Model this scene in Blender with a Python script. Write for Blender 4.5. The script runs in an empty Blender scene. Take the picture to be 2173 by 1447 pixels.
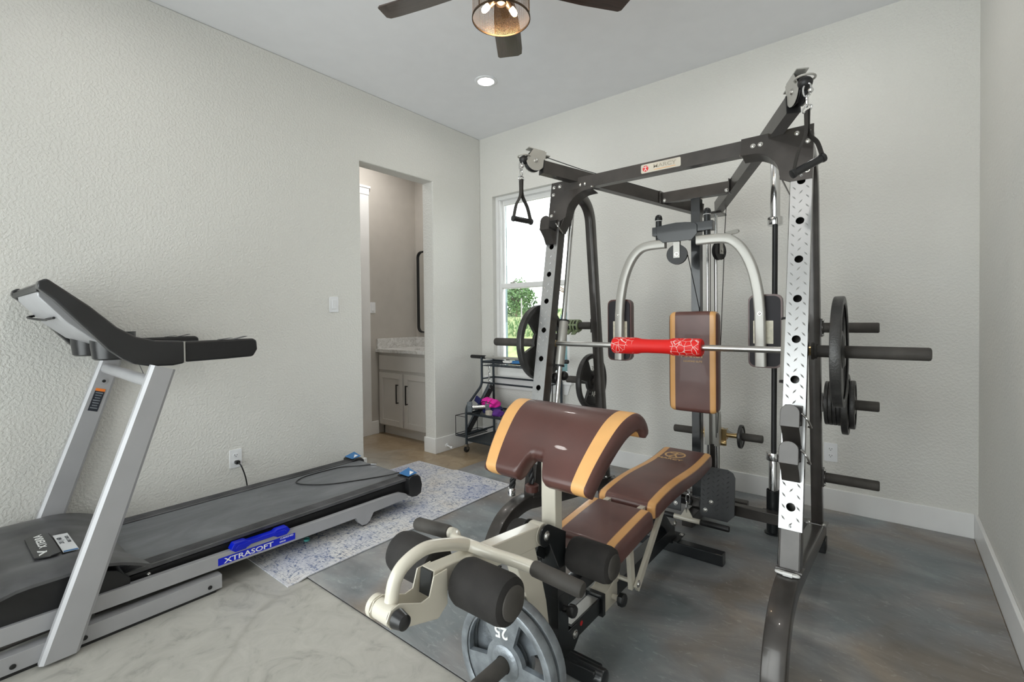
import bpy, bmesh, math, random
from mathutils import Vector as V, Matrix
random.seed(7)
C = bpy.context.scene.collection
PI = math.pi

# ------------------------------------------------------------------ materials
M = {}
def nodes(name):
    m = bpy.data.materials.new(name); m.use_nodes = True
    nt = m.node_tree; nt.nodes.clear()
    out = nt.nodes.new('ShaderNodeOutputMaterial'); b = nt.nodes.new('ShaderNodeBsdfPrincipled')
    nt.links.new(b.outputs[0], out.inputs[0])
    return m, nt, b
def nn(nt, kind, **kw):
    n = nt.nodes.new(kind)
    for k, v in kw.items():
        if k in n.inputs: n.inputs[k].default_value = v
        else: setattr(n, k, v)
    return n
def coords(nt, scale=(1, 1, 1), kind='Object', rot=(0, 0, 0)):
    tc = nn(nt, 'ShaderNodeTexCoord'); mp = nn(nt, 'ShaderNodeMapping')
    mp.inputs['Scale'].default_value = scale; mp.inputs['Rotation'].default_value = rot
    nt.links.new(tc.outputs[kind], mp.inputs[0]); return mp.outputs[0]
def noise(nt, co, scale, detail=3, rough=.5, dist=0):
    n = nn(nt, 'ShaderNodeTexNoise', Scale=scale, Detail=detail, Roughness=rough, Distortion=dist)
    nt.links.new(co, n.inputs['Vector']); return n.outputs['Fac']
def ramp(nt, fac, stops):
    r = nn(nt, 'ShaderNodeValToRGB'); e = r.color_ramp.elements
    while len(e) > 1: e.remove(e[0])
    e[0].position = stops[0][0]; e[0].color = (*stops[0][1], 1)
    for p, c in stops[1:]:
        x = e.new(p); x.color = (*c, 1)
    nt.links.new(fac, r.inputs[0]); return r.outputs[0]
def mixc(nt, fac, a, b, mode='MIX'):
    m = nn(nt, 'ShaderNodeMix', data_type='RGBA', blend_type=mode)
    for s, v in ((0, fac), (6, a), (7, b)):
        if hasattr(v, 'is_linked'): nt.links.new(v, m.inputs[s])
        elif s == 0: m.inputs[0].default_value = v
        else: m.inputs[s].default_value = (*v, 1)
    return m.outputs[2]
def bump(nt, b, h, strength, dist=.003):
    bp = nn(nt, 'ShaderNodeBump', Strength=strength, Distance=dist)
    nt.links.new(h, bp.inputs['Height']); nt.links.new(bp.outputs[0], b.inputs['Normal'])
def mat(name, col, rough=.5, metal=0, vary=.12, vscale=8, bmp=0, bscale=300, spec=.5, coat=0, emit=0, sheen=0):
    m, nt, b = nodes(name)
    co = coords(nt)
    f = noise(nt, co, vscale, 4)
    lo = tuple(c*(1-vary) for c in col); hi = tuple(min(1, c*(1+vary)) for c in col)
    nt.links.new(ramp(nt, f, [(.3, lo), (.7, hi)]), b.inputs['Base Color'])
    b.inputs['Roughness'].default_value = rough; b.inputs['Metallic'].default_value = metal
    b.inputs['Specular IOR Level'].default_value = spec; b.inputs['Coat Weight'].default_value = coat
    if sheen: b.inputs['Sheen Weight'].default_value = sheen
    if bmp: bump(nt, b, noise(nt, co, bscale, 3), bmp)
    if emit:
        b.inputs['Emission Color'].default_value = (*col, 1); b.inputs['Emission Strength'].default_value = emit
    M[name] = m; return m
mat('trim_white', (.84, .84, .835), .35, vary=.02)
mat('ceiling_paint', (.83, .835, .86), .8, vary=.015, bmp=.1, bscale=90)
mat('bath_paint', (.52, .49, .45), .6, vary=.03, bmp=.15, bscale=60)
mat('plate_white', (.82, .83, .85), .3, vary=.02)
mat('slot_black', (.01, .01, .01), .6)
mat('frame_black', (.058, .052, .048), .30, .35, vary=.2, vscale=12, coat=.25)
mat('bench_black', (.016, .018, .02), .28, .1, vary=.2, coat=.3)
mat('cream_paint', (.66, .62, .53), .25, vary=.04, coat=.3)
mat('arm_grey', (.42, .41, .38), .33, .25, vary=.05, coat=.2)
mat('silver_paint', (.42, .42, .435), .4, .2, vary=.04)
mat('chrome', (.75, .75, .75), .14, 1, vary=.03)
mat('steel', (.55, .54, .52), .28, 1, vary=.1)
mat('brass', (.55, .40, .2), .3, 1)
mat('bolt_zinc', (.7, .69, .66), .25, 1)
mat('rubber_black', (.012, .012, .013), .45, vary=.2)
mat('plastic_black', (.017, .017, .018), .3, vary=.25, vscale=6)
mat('plastic_dusty', (.085, .085, .089), .42, vary=.45, vscale=7, coat=.1)
mat('foam_black', (.019, .017, .016), .85, vary=.35, vscale=14, bmp=.25, bscale=500)
mat('grip_rubber', (.05, .045, .04), .7, vary=.4, vscale=10, bmp=.15, bscale=400)
mat('vinyl_brown', (.088, .034, .028), .36, vary=.18, vscale=6, bmp=.06, bscale=220, coat=.12)
mat('vinyl_tan', (.78, .42, .15), .45, vary=.08, bmp=.15, bscale=500)
mat('vinyl_dark', (.01, .008, .012), .6)
mat('logo_gold', (.62, .38, .16), .4)
mat('iron_black', (.045, .044, .043), .36, .3, vary=.3, vscale=20, bmp=.45, bscale=160)
mat('iron_grey', (.26, .285, .31), .32, .45, vary=.25, vscale=25, bmp=.4, bscale=130)
mat('iron_worn', (.16, .13, .10), .6, .3, vary=.5, vscale=40, bmp=.3, bscale=160)
mat('letter_white', (.85, .85, .84), .4)
mat('tread_plate', (.45, .45, .45), .34, .75, vary=.06, vscale=5)
mat('rubber_plate', (.055, .057, .06), .42)
mat('clamp_green', (.22, .27, .15), .45)
mat('web_black', (.03, .027, .024), .75, bmp=.3, bscale=600)
mat('blue_plastic', (.0, .012, .55), .3)
mat('sticker_blue', (.03, .17, .42), .4)
mat('sticker_black', (.02, .024, .035), .35)
mat('sticker_orange', (.85, .22, .03), .4)
mat('label_paper', (.72, .68, .55), .5, vary=.12, vscale=60)
mat('badge_plate', (.62, .58, .50), .3, .3)
mat('badge_text', (.40, .36, .29), .4)
mat('red_paint', (.65, .02, .02), .4)
mat('cart_steel', (.04, .05, .06), .4, .5, vary=.1)
mat('pink_foam', (.9, .02, .42), .6)
mat('navy_cloth', (.015, .015, .10), .8)
mat('purple_cloth', (.10, .02, .22), .8)
mat('beige_cloth', (.5, .45, .38), .8)
mat('hex_grey', (.16, .18, .20), .5, .2)
mat('cabinet_paint', (.60, .575, .545), .4, vary=.015)
mat('cap_teal', (.1, .45, .42), .4)
mat('lamp_bronze', (.10, .065, .04), .35, .9)
mat('bark', (.12, .08, .05), .9)
mat('pickup_paint', (.006, .04, .045), .3, .3)
mat('car_glass', (.012, .05, .055), .25)
mat('post_grey', (.25, .24, .23), .8)
mat('bulb_glow', (1, .72, .40), .4, emit=22)
mat('disc_glow', (1, .96, .90), .4, emit=14)
mat('foam_red', (.78, .008, .006), .55, vary=.06)

def m_wall():
    m, nt, b = nodes('wall_paint'); co = coords(nt)
    nt.links.new(ramp(nt, noise(nt, co, 1.2, 2), [(.3, (.70, .692, .658)), (.7, (.72, .711, .676))]), b.inputs['Base Color'])
    b.inputs['Roughness'].default_value = .55
    n1 = noise(nt, co, 75, 2, .45)
    h = ramp(nt, n1, [(.42, (0, 0, 0)), (.6, (1, 1, 1))])
    bump(nt, b, h, .55, .002); M['wall_paint'] = m
m_wall()
def m_floor():
    m, nt, b = nodes('polished_concrete'); co = coords(nt)
    big = noise(nt, co, 1.1, 4, .6, .6); fine = noise(nt, co, 9, 8, .68, 1.2)
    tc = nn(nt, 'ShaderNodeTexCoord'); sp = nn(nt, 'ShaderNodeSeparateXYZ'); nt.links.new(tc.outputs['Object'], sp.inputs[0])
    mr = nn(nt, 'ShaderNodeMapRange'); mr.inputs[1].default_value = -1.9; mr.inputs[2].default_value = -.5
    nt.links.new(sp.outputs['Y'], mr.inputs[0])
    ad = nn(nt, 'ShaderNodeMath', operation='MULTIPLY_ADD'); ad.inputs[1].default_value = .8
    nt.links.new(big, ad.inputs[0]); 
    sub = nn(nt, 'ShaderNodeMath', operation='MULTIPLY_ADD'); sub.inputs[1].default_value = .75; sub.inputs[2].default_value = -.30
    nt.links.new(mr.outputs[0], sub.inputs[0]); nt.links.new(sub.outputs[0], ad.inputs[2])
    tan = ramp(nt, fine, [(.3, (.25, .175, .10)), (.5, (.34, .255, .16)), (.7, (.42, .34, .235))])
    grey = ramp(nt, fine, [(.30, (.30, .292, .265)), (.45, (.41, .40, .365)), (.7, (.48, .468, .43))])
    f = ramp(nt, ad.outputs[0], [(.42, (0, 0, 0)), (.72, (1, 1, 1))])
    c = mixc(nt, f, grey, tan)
    vor = nn(nt, 'ShaderNodeTexVoronoi', feature='DISTANCE_TO_EDGE'); vor.inputs['Scale'].default_value = .55
    wob = nn(nt, 'ShaderNodeMix', data_type='VECTOR'); wob.inputs[0].default_value = .12
    nz = nn(nt, 'ShaderNodeTexNoise'); nz.inputs['Scale'].default_value = 3; nt.links.new(co, nz.inputs['Vector'])
    nt.links.new(co, wob.inputs[4]); nt.links.new(nz.outputs['Color'], wob.inputs[5]); nt.links.new(wob.outputs[1], vor.inputs['Vector'])
    cr = ramp(nt, vor.outputs['Distance'], [(.0, (.62, .60, .57)), (.006, (1, 1, 1))])
    nt.links.new(mixc(nt, .4, c, cr, 'MULTIPLY'), b.inputs['Base Color'])
    nt.links.new(ramp(nt, fine, [(.3, (.28,)*3), (.7, (.42,)*3)]), b.inputs['Roughness'])
    M['polished_concrete'] = m
m_floor()
def m_mat():
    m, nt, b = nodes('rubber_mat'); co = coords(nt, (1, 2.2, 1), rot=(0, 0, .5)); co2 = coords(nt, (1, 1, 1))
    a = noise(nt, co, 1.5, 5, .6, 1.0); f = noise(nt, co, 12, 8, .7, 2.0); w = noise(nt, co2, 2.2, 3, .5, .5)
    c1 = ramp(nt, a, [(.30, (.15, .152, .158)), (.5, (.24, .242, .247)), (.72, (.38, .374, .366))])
    c2 = ramp(nt, w, [(.36, (.86, .97, 1.0)), (.5, (1, 1, 1)), (.66, (1.0, .86, .73))])  # tints of cool daylight and warm lamplight put into the mat's colour
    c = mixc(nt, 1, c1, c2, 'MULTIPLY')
    sc = ramp(nt, f, [(.56, (0, 0, 0)), (.80, (.20, .20, .20))])
    c = mixc(nt, 1, c, sc, 'ADD')
    sp = nn(nt, 'ShaderNodeTexVoronoi'); sp.inputs['Scale'].default_value = 14; nt.links.new(co2, sp.inputs['Vector'])
    dots = ramp(nt, sp.outputs['Distance'], [(.03, (.45, .43, .40)), (.045, (0, 0, 0))])
    gate = ramp(nt, noise(nt, co2, 5, 1), [(.55, (0, 0, 0)), (.6, (1, 1, 1))])
    c = mixc(nt, 1, c, mixc(nt, 1, dots, gate, 'MULTIPLY'), 'ADD')
    nt.links.new(c, b.inputs['Base Color'])
    nt.links.new(ramp(nt, a, [(.3, (.38,)*3), (.7, (.55,)*3)]), b.inputs['Roughness'])
    M['rubber_mat'] = m
m_mat()
def m_rug():
    m, nt, b = nodes('distressed_rug'); co = coords(nt)
    big = noise(nt, co, 2.6, 3, .6, .3); fine = noise(nt, co, 38, 5, .75, 1.5)
    st = noise(nt, coords(nt, (1, 5, 1)), 30, 3, .6); st2 = noise(nt, coords(nt, (5, 1, 1)), 30, 3, .6)
    vor = nn(nt, 'ShaderNodeTexVoronoi', feature='DISTANCE_TO_EDGE', distance='CHEBYCHEV'); vor.inputs['Scale'].default_value = 13
    nt.links.new(co, vor.inputs['Vector'])
    base = ramp(nt, big, [(.35, (.50, .52, .60)), (.5, (.66, .655, .66)), (.66, (.69, .65, .61))])
    blue = ramp(nt, big, [(.35, (.06, .10, .28)), (.52, (.15, .18, .27)), (.7, (.20, .21, .25))])
    k1 = ramp(nt, fine, [(.50, (0, 0, 0)), (.60, (1, 1, 1))])
    k2 = ramp(nt, vor.outputs['Distance'], [(.02, (1, 1, 1)), (.06, (0, 0, 0))])
    k3 = ramp(nt, st, [(.55, (0, 0, 0)), (.66, (.8, .8, .8))]); k4 = ramp(nt, st2, [(.57, (0, 0, 0)), (.68, (.7, .7, .7))])
    k = mixc(nt, 1, mixc(nt, 1, k2, k1, 'MULTIPLY'), mixc(nt, 1, k3, k4, 'ADD'), 'ADD')
    k = mixc(nt, 1, k, mixc(nt, .6, k1, (0, 0, 0)), 'ADD')
    # border bands from the rug's own coordinates
    sp = nn(nt, 'ShaderNodeSeparateXYZ'); nt.links.new(co, sp.inputs[0])
    def band(o, half):
        ab = nn(nt, 'ShaderNodeMath', operation='ABSOLUTE'); nt.links.new(o, ab.inputs[0])
        s = nn(nt, 'ShaderNodeMath', operation='SUBTRACT'); s.inputs[0].default_value = half; nt.links.new(ab.outputs[0], s.inputs[1]); return s.outputs[0]
    mn = nn(nt, 'ShaderNodeMath', operation='MINIMUM'); nt.links.new(band(sp.outputs['X'], .515), mn.inputs[0]); nt.links.new(band(sp.outputs['Y'], .825), mn.inputs[1])
    edge = ramp(nt, mn.outputs[0], [(0, (1, 1, 1)), (.012, (1, 1, 1)), (.014, (0, 0, 0)), (.15, (0, 0, 0)), (.152, (.7, .7, .7)), (.165, (.7, .7, .7)), (.167, (0, 0, 0))])
    c = mixc(nt, k, base, blue); c = mixc(nt, mixc(nt, .5, edge, (0, 0, 0)), c, (.62, .63, .68))
    nt.links.new(c, b.inputs['Base Color']); b.inputs['Roughness'].default_value = .9
    bump(nt, b, fine, .2, .002); M['distressed_rug'] = m
m_rug()
def m_belt():
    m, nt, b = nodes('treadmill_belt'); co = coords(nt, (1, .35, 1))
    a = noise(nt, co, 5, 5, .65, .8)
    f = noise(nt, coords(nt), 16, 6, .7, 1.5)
    c = mixc(nt, 1, ramp(nt, a, [(.3, (.10, .105, .114)), (.7, (.19, .197, .21))]), ramp(nt, f, [(.66, (0, 0, 0)), (.82, (.22, .22, .22))]), 'ADD')  # greys lifted and blued to carry the sky's sheen in the base colour
    nt.links.new(c, b.inputs['Base Color']); b.inputs['Roughness'].default_value = .5
    bump(nt, b, noise(nt, coords(nt), 600, 2), .2, .001); M['treadmill_belt'] = m
m_belt()
def m_redpad():
    m, nt, b = nodes('crackle_red'); co = coords(nt)
    vor = nn(nt, 'ShaderNodeTexVoronoi', feature='DISTANCE_TO_EDGE'); vor.inputs['Scale'].default_value = 38
    nt.links.new(co, vor.inputs['Vector'])
    k = ramp(nt, vor.outputs['Distance'], [(.016, (1, 1, 1)), (.034, (0, 0, 0))])
    g = ramp(nt, noise(nt, co, 11, 2), [(.42, (0, 0, 0)), (.5, (1, 1, 1))])
    nt.links.new(mixc(nt, mixc(nt, 1, k, g, 'MULTIPLY'), (.78, .008, .006), (.85, .75, .72)), b.inputs['Base Color'])
    b.inputs['Roughness'].default_value = .5; M['crackle_red'] = m
m_redpad()
def m_quartz():
    m, nt, b = nodes('quartz_top'); co = coords(nt)
    a = noise(nt, co, 6, 6, .65, 2.5); s = noise(nt, co, 90, 2)
    c = mixc(nt, 1, ramp(nt, a, [(.35, (.62, .61, .59)), (.47, (.76, .755, .74)), (.5, (.5, .49, .47)), (.54, (.77, .765, .75)), (.7, (.79, .785, .77))]), ramp(nt, s, [(.27, (.25, .25, .25)), (.31, (1, 1, 1))]), 'MULTIPLY')
    nt.links.new(c, b.inputs['Base Color']); b.inputs['Roughness'].default_value = .2; M['quartz_top'] = m
m_quartz()
def m_wood():
    m, nt, b = nodes('fan_wood')
    a = noise(nt, coords(nt, (1.6, 26, 6)), 3, 6, .7, 1)
    nt.links.new(ramp(nt, a, [(.3, (.018, .011, .009)), (.7, (.065, .04, .032))]), b.inputs['Base Color'])
    b.inputs['Roughness'].default_value = .3; b.inputs['Coat Weight'].default_value = .4
    bump(nt, b, a, .3, .002); M['fan_wood'] = m
m_wood()
def m_brick():
    m, nt, b = nodes('painted_block'); co = coords(nt, rot=(PI/2, 0, 0))
    br = nn(nt, 'ShaderNodeTexBrick', Scale=1.0)
    br.inputs['Color1'].default_value = (.20, .29, .29, 1); br.inputs['Color2'].default_value = (.17, .25, .255, 1); br.inputs['Mortar'].default_value = (.09, .14, .145, 1)
    br.inputs['Brick Width'].default_value = .4; br.inputs['Row Height'].default_value = .2; br.inputs['Mortar Size'].default_value = .008
    nt.links.new(co, br.inputs['Vector']); nt.links.new(br.outputs['Color'], b.inputs['Base Color']); b.inputs['Roughness'].default_value = .8
    M['painted_block'] = m
m_brick()
def m_ground():
    m, nt, b = nodes('outdoor_soil'); co = coords(nt)
    tc = nn(nt, 'ShaderNodeTexCoord'); sp = nn(nt, 'ShaderNodeSeparateXYZ'); nt.links.new(tc.outputs['Object'], sp.inputs[0])
    n = noise(nt, co, .8, 4); a = nn(nt, 'ShaderNodeMath', operation='MULTIPLY_ADD'); a.inputs[1].default_value = 3; nt.links.new(n, a.inputs[0]); nt.links.new(sp.outputs['Y'], a.inputs[2])
    f = ramp(nt, a.outputs[0], [(0, (0, 0, 0)), (1, (1, 1, 1))])
    mr = nn(nt, 'ShaderNodeMapRange'); mr.inputs[1].default_value = 7.6; mr.inputs[2].default_value = 8.6; nt.links.new(a.outputs[0], mr.inputs[0])
    g = ramp(nt, noise(nt, co, 3, 6, .7), [(.3, (.09, .14, .04)), (.7, (.24, .25, .12))])
    d = ramp(nt, noise(nt, co, 4, 8, .75, 1), [(.35, (.09, .07, .055)), (.5, (.26, .21, .165)), (.7, (.38, .32, .27))])
    nt.links.new(mixc(nt, mr.outputs[0], d, g), b.inputs['Base Color']); b.inputs['Roughness'].default_value = .95; M['outdoor_soil'] = m
m_ground()
def m_leaf():
    m, nt, b = nodes('tree_leaves'); co = coords(nt)
    nt.links.new(ramp(nt, noise(nt, co, 3, 3), [(.3, (.02, .065, .012)), (.7, (.085, .18, .045))]), b.inputs['Base Color']); b.inputs['Roughness'].default_value = .6
    M['tree_leaves'] = m
m_leaf()
def m_glass(name, tint):
    m = bpy.data.materials.new(name); m.use_nodes = True; nt = m.node_tree; nt.nodes.clear()
    out = nn(nt, 'ShaderNodeOutputMaterial'); t = nn(nt, 'ShaderNodeBsdfTransparent'); g = nn(nt, 'ShaderNodeBsdfGlossy'); mx = nn(nt, 'ShaderNodeMixShader')
    t.inputs[0].default_value = (*tint, 1); g.inputs['Roughness'].default_value = .02
    fr = nn(nt, 'ShaderNodeFresnel', IOR=1.45); nt.links.new(fr.outputs[0], mx.inputs[0])
    nt.links.new(t.outputs[0], mx.inputs[1]); nt.links.new(g.outputs[0], mx.inputs[2]); nt.links.new(mx.outputs[0], out.inputs[0]); M[name] = m
m_glass('window_glass', (.95, .97, .96))
m_glass('blue_bottle', (.3, .5, .9))
def m_mirror():
    m, nt, b = nodes('mirror_silver'); b.inputs['Metallic'].default_value = 1; b.inputs['Roughness'].default_value = .03
    nt.links.new(ramp(nt, noise(nt, coords(nt), 2), [(0, (.86, .86, .85)), (1, (.9, .9, .89))]), b.inputs['Base Color']); M['mirror_silver'] = m
m_mirror()
def m_mesh():
    # perforated lamp shade: round holes wrapped around the drum
    m, nt, b = nodes('wire_mesh')
    b.inputs['Metallic'].default_value = .9; b.inputs['Roughness'].default_value = .35
    tc = nn(nt, 'ShaderNodeTexCoord'); sp = nn(nt, 'ShaderNodeSeparateXYZ'); nt.links.new(tc.outputs['Object'], sp.inputs[0])
    at = nn(nt, 'ShaderNodeMath', operation='ARCTAN2'); nt.links.new(sp.outputs['Y'], at.inputs[0]); nt.links.new(sp.outputs['X'], at.inputs[1])
    sc = nn(nt, 'ShaderNodeMath', operation='MULTIPLY'); sc.inputs[1].default_value = 20; nt.links.new(at.outputs[0], sc.inputs[0])
    zz = nn(nt, 'ShaderNodeMath', operation='MULTIPLY'); zz.inputs[1].default_value = 165; nt.links.new(sp.outputs['Z'], zz.inputs[0])
    cb = nn(nt, 'ShaderNodeCombineXYZ'); nt.links.new(sc.outputs[0], cb.inputs[0]); nt.links.new(zz.outputs[0], cb.inputs[1])
    ck = nn(nt, 'ShaderNodeTexVoronoi'); ck.inputs['Scale'].default_value = 1; ck.inputs['Randomness'].default_value = 0
    nt.links.new(cb.outputs[0], ck.inputs['Vector'])
    nt.links.new(ramp(nt, ck.outputs['Distance'], [(.455, (0, 0, 0)), (.49, (1, 1, 1))]), b.inputs['Alpha'])
    nt.links.new(ramp(nt, noise(nt, tc.outputs['Object'], 8), [(0, (.26, .16, .085)), (1, (.34, .22, .12))]), b.inputs['Base Color'])
    M['wire_mesh'] = m
m_mesh()

# ------------------------------------------------------------------ mesh builder
class MB:
    def __init__(s): s.v = []; s.f = []; s.mi = []; s.uv = {}
    def add(s, vs, fs, m=0):
        b = len(s.v); s.v += [V(p) for p in vs]
        for f in fs: s.f.append(tuple(b+i for i in f)); s.mi.append(m)
        return s
    def box(s, x0, x1, y0, y1, z0, z1, m=0):
        p = [(x, y, z) for z in (z0, z1) for y in (y0, y1) for x in (x0, x1)]
        return s.add(p, [(0, 2, 3, 1), (4, 5, 7, 6), (0, 1, 5, 4), (2, 6, 7, 3), (0, 4, 6, 2), (1, 3, 7, 5)], m)
    def obox(s, c, ux, uy, uz, m=0):
        # box from its centre and three half-axis vectors
        c, ux, uy, uz = V(c), V(ux), V(uy), V(uz)
        p = [c+ux*a+uy*b+uz*d for d in (-1, 1) for b in (-1, 1) for a in (-1, 1)]
        return s.add(p, [(0, 2, 3, 1), (4, 5, 7, 6), (0, 1, 5, 4), (2, 6, 7, 3), (0, 4, 6, 2), (1, 3, 7, 5)], m)
    def beam(s, a, b, w, h, side=(1, 0, 0), m=0):
        a, b = V(a), V(b); d = (b-a).normalized(); sd = V(side); sd = (sd-d*sd.dot(d)).normalized(); n = sd.cross(d)
        return s.obox((a+b)/2, sd*w/2, d*(b-a).length/2, n*h/2, m)
    def sweep(s, path, prof, side=None, m=0, cap=True, closed=False):
        # prof: 2D points (along side, along normal); side: fixed vector for planar paths or None for a round tube
        path = [V(p) for p in path]; n = len(path); rings = []; ref = None
        for i, p in enumerate(path):
            if closed: t = path[(i+1) % n]-path[i-1]
            else: t = path[min(i+1, n-1)]-path[max(i-1, 0)]
            t.normalize()
            if side is not None:
                sd = V(side); sd = (sd-t*sd.dot(t)).normalized()
            else:
                if ref is None: ref = t.orthogonal().normalized()
                sd = (ref-t*ref.dot(t)).normalized(); ref = sd
            nr = sd.cross(t)
            k = prof(i/(n-1)) if callable(prof) else prof
            rings.append([p+sd*x+nr*y for x, y in k])
        q = len(rings[0]); vs = [v for r in rings for v in r]; fs = []
        for i in range(n if closed else n-1):
            j = (i+1) % n
            for a in range(q):
                b = (a+1) % q; fs.append((i*q+a, i*q+b, j*q+b, j*q+a))
        if cap and not closed: fs += [tuple(range(q))[::-1], tuple((n-1)*q+i for i in range(q))]
        return s.add(vs, fs, m)
    def tube(s, path, r, n=12, m=0, cap=True, closed=False):
        if isinstance(r, (list, tuple)):
            k = len(r)
            def prof(t):
                x = t*(k-1); i = min(int(x), k-2) if k > 1 else 0; rr = r[i]+(r[min(i+1, k-1)]-r[i])*(x-i)
                return [(rr*math.cos(2*PI*a/n), rr*math.sin(2*PI*a/n)) for a in range(n)]
            return s.sweep(path, prof, None, m, cap, closed)
        return s.sweep(path, [(r*math.cos(2*PI*a/n), r*math.sin(2*PI*a/n)) for a in range(n)], None, m, cap, closed)
    def lathe(s, o, ax, prof, n=24, m=0, cap=True):
        o, ax = V(o), V(ax).normalized(); e = ax.orthogonal().normalized(); g = ax.cross(e); vs = []; fs = []
        for r, t in prof:
            for i in range(n):
                a = 2*PI*i/n; vs.append(o+ax*t+(e*math.cos(a)+g*math.sin(a))*max(r, 1e-5))
        for k in range(len(prof)-1):
            for i in range(n):
                j = (i+1) % n; fs.append((k*n+i, k*n+j, (k+1)*n+j, (k+1)*n+i))
        if cap: fs += [tuple(range(n))[::-1], tuple((len(prof)-1)*n+i for i in range(n))]
        return s.add(vs, fs, m)
    def cyl(s, a, b, r, n=20, m=0, e=0):
        a, b = V(a), V(b); L = (b-a).length
        p = [(r, 0), (r, L)] if not e else [(r-e, 0), (r-.3*e, .3*e), (r, e), (r, L-e), (r-.3*e, L-.3*e), (r-e, L)]
        return s.lathe(a, b-a, p, n, m)
    def ball(s, c, r, n=14, m=0, sc=(1, 1, 1)):
        b = len(s.v); s.lathe(c, (0, 0, 1), [(r*math.sin(PI*k/8), -r*math.cos(PI*k/8)) for k in range(9)], n, m, False)
        c = V(c)
        for i in range(b, len(s.v)):
            d = s.v[i]-c; s.v[i] = c+V((d.x*sc[0], d.y*sc[1], d.z*sc[2]))
        return s
    def prism(s, pts, o, ux, uy, t, m=0, holes=(), m2=None):
        # polygon (with optional holes) extruded by vector t
        o, ux, uy, t = V(o), V(ux), V(uy), V(t)
        loops = [list(pts)]+[list(h) for h in holes]
        if not holes:
            n = len(pts); P = [o+ux*x+uy*y for x, y in pts]; vs = P+[p+t for p in P]
            fs = [tuple(range(n))[::-1], tuple(range(n, 2*n))]+[(i, (i+1) % n, n+(i+1) % n, n+i) for i in range(n)]
            return s.add(vs, fs, m)
        bm = bmesh.new(); es = []
        for L in loops:
            q = [bm.verts.new((x, y, 0)) for x, y in L]; es += [bm.edges.new((q[i], q[(i+1) % len(q)])) for i in range(len(q))]
        bmesh.ops.triangle_fill(bm, use_beauty=True, use_dissolve=False, edges=es)
        bm.verts.index_update(); P = [o+ux*v.co.x+uy*v.co.y for v in bm.verts]; n = len(P)
        fs = [tuple(v.index for v in f.verts) for f in bm.faces]; bm.free()
        F = [f for f in fs]+[tuple(n+i for i in f)[::-1] for f in fs]; k = 0
        for L in loops:
            q = len(L); F += [(k+i, k+(i+1) % q, n+k+(i+1) % q, n+k+i) for i in range(q)]; k += q
        return s.add(P+[p+t for p in P], F, m)
    def text(s, txt, o, ux, uy, size, depth=.001, m=0, center=True, wfac=1.0):
        vs, fs, w, h = text_mesh(txt); ux, uy = V(ux).normalized(), V(uy).normalized(); n = ux.cross(uy); o = V(o)
        k = size
        cx = w/2 if center else 0; cy = h/2 if center else 0
        return s.add([o+ux*(x-cx)*k*wfac+uy*(y-cy)*k+n*(z*depth) for x, y, z in vs], fs, m)
    def ribbon(s, path, w, t, side, m=0):
        return s.sweep(path, [(-w/2, -t/2), (w/2, -t/2), (w/2, t/2), (-w/2, t/2)], side, m)
_txt = {}
def text_mesh(txt):
    if txt in _txt: return _txt[txt]
    cu = bpy.data.curves.new('lettering', 'FONT'); cu.body = txt; cu.size = 1; cu.extrude = .5; cu.resolution_u = 3; cu.offset = .018
    ob = bpy.data.objects.new('lettering', cu); C.objects.link(ob)
    dg = bpy.context.evaluated_depsgraph_get(); me = ob.evaluated_get(dg).to_mesh()
    vs = [tuple(v.co) for v in me.vertices]; fs = [tuple(p.vertices) for p in me.polygons]
    ob.evaluated_get(dg).to_mesh_clear(); bpy.data.objects.remove(ob); bpy.data.curves.remove(cu)
    x0 = min(v[0] for v in vs); y0 = min(v[1] for v in vs)
    vs = [(v[0]-x0, v[1]-y0, v[2]+.5) for v in vs]
    _txt[txt] = (vs, fs, max(v[0] for v in vs), max(v[1] for v in vs)); return _txt[txt]
def rrect(w, h, r=.006, k=3):
    out = []
    for cx, cy, a0 in ((w/2-r, h/2-r, 0), (-w/2+r, h/2-r, 90), (-w/2+r, -h/2+r, 180), (w/2-r, -h/2+r, 270)):
        for i in range(k+1):
            a = math.radians(a0+90*i/k); out.append((cx+r*math.cos(a), cy+r*math.sin(a)))
    return out
def circ(cx, cy, r, n=18, ry=None): return [(cx+r*math.cos(2*PI*i/n), cy+(ry or r)*math.sin(2*PI*i/n)) for i in range(n)]
def smooth(pts, n=8):
    # Catmull-Rom through the points
    p = [V(x) for x in pts]; p = [p[0]*2-p[1]]+p+[p[-1]*2-p[-2]]; out = []
    for i in range(1, len(p)-2):
        for k in range(n):
            t = k/n; a, b, c, d = p[i-1:i+3]
            out.append(.5*((2*b)+(c-a)*t+(2*a-5*b+4*c-d)*t*t+(3*b-a-3*c+d)*t**3))
    out.append(p[-2]); return out
def fillet(pts, r, n=6):
    p = [V(x) for x in pts]; out = [p[0]]
    for i in range(1, len(p)-1):
        a, b = (p[i-1]-p[i]), (p[i+1]-p[i]); rr = min(r, a.length*.49, b.length*.49)
        A = p[i]+a.normalized()*rr; B = p[i]+b.normalized()*rr
        out += [A*(1-t)**2+p[i]*2*t*(1-t)+B*t*t for t in [k/n for k in range(n+1)]]
    return out+[p[-1]]

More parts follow.
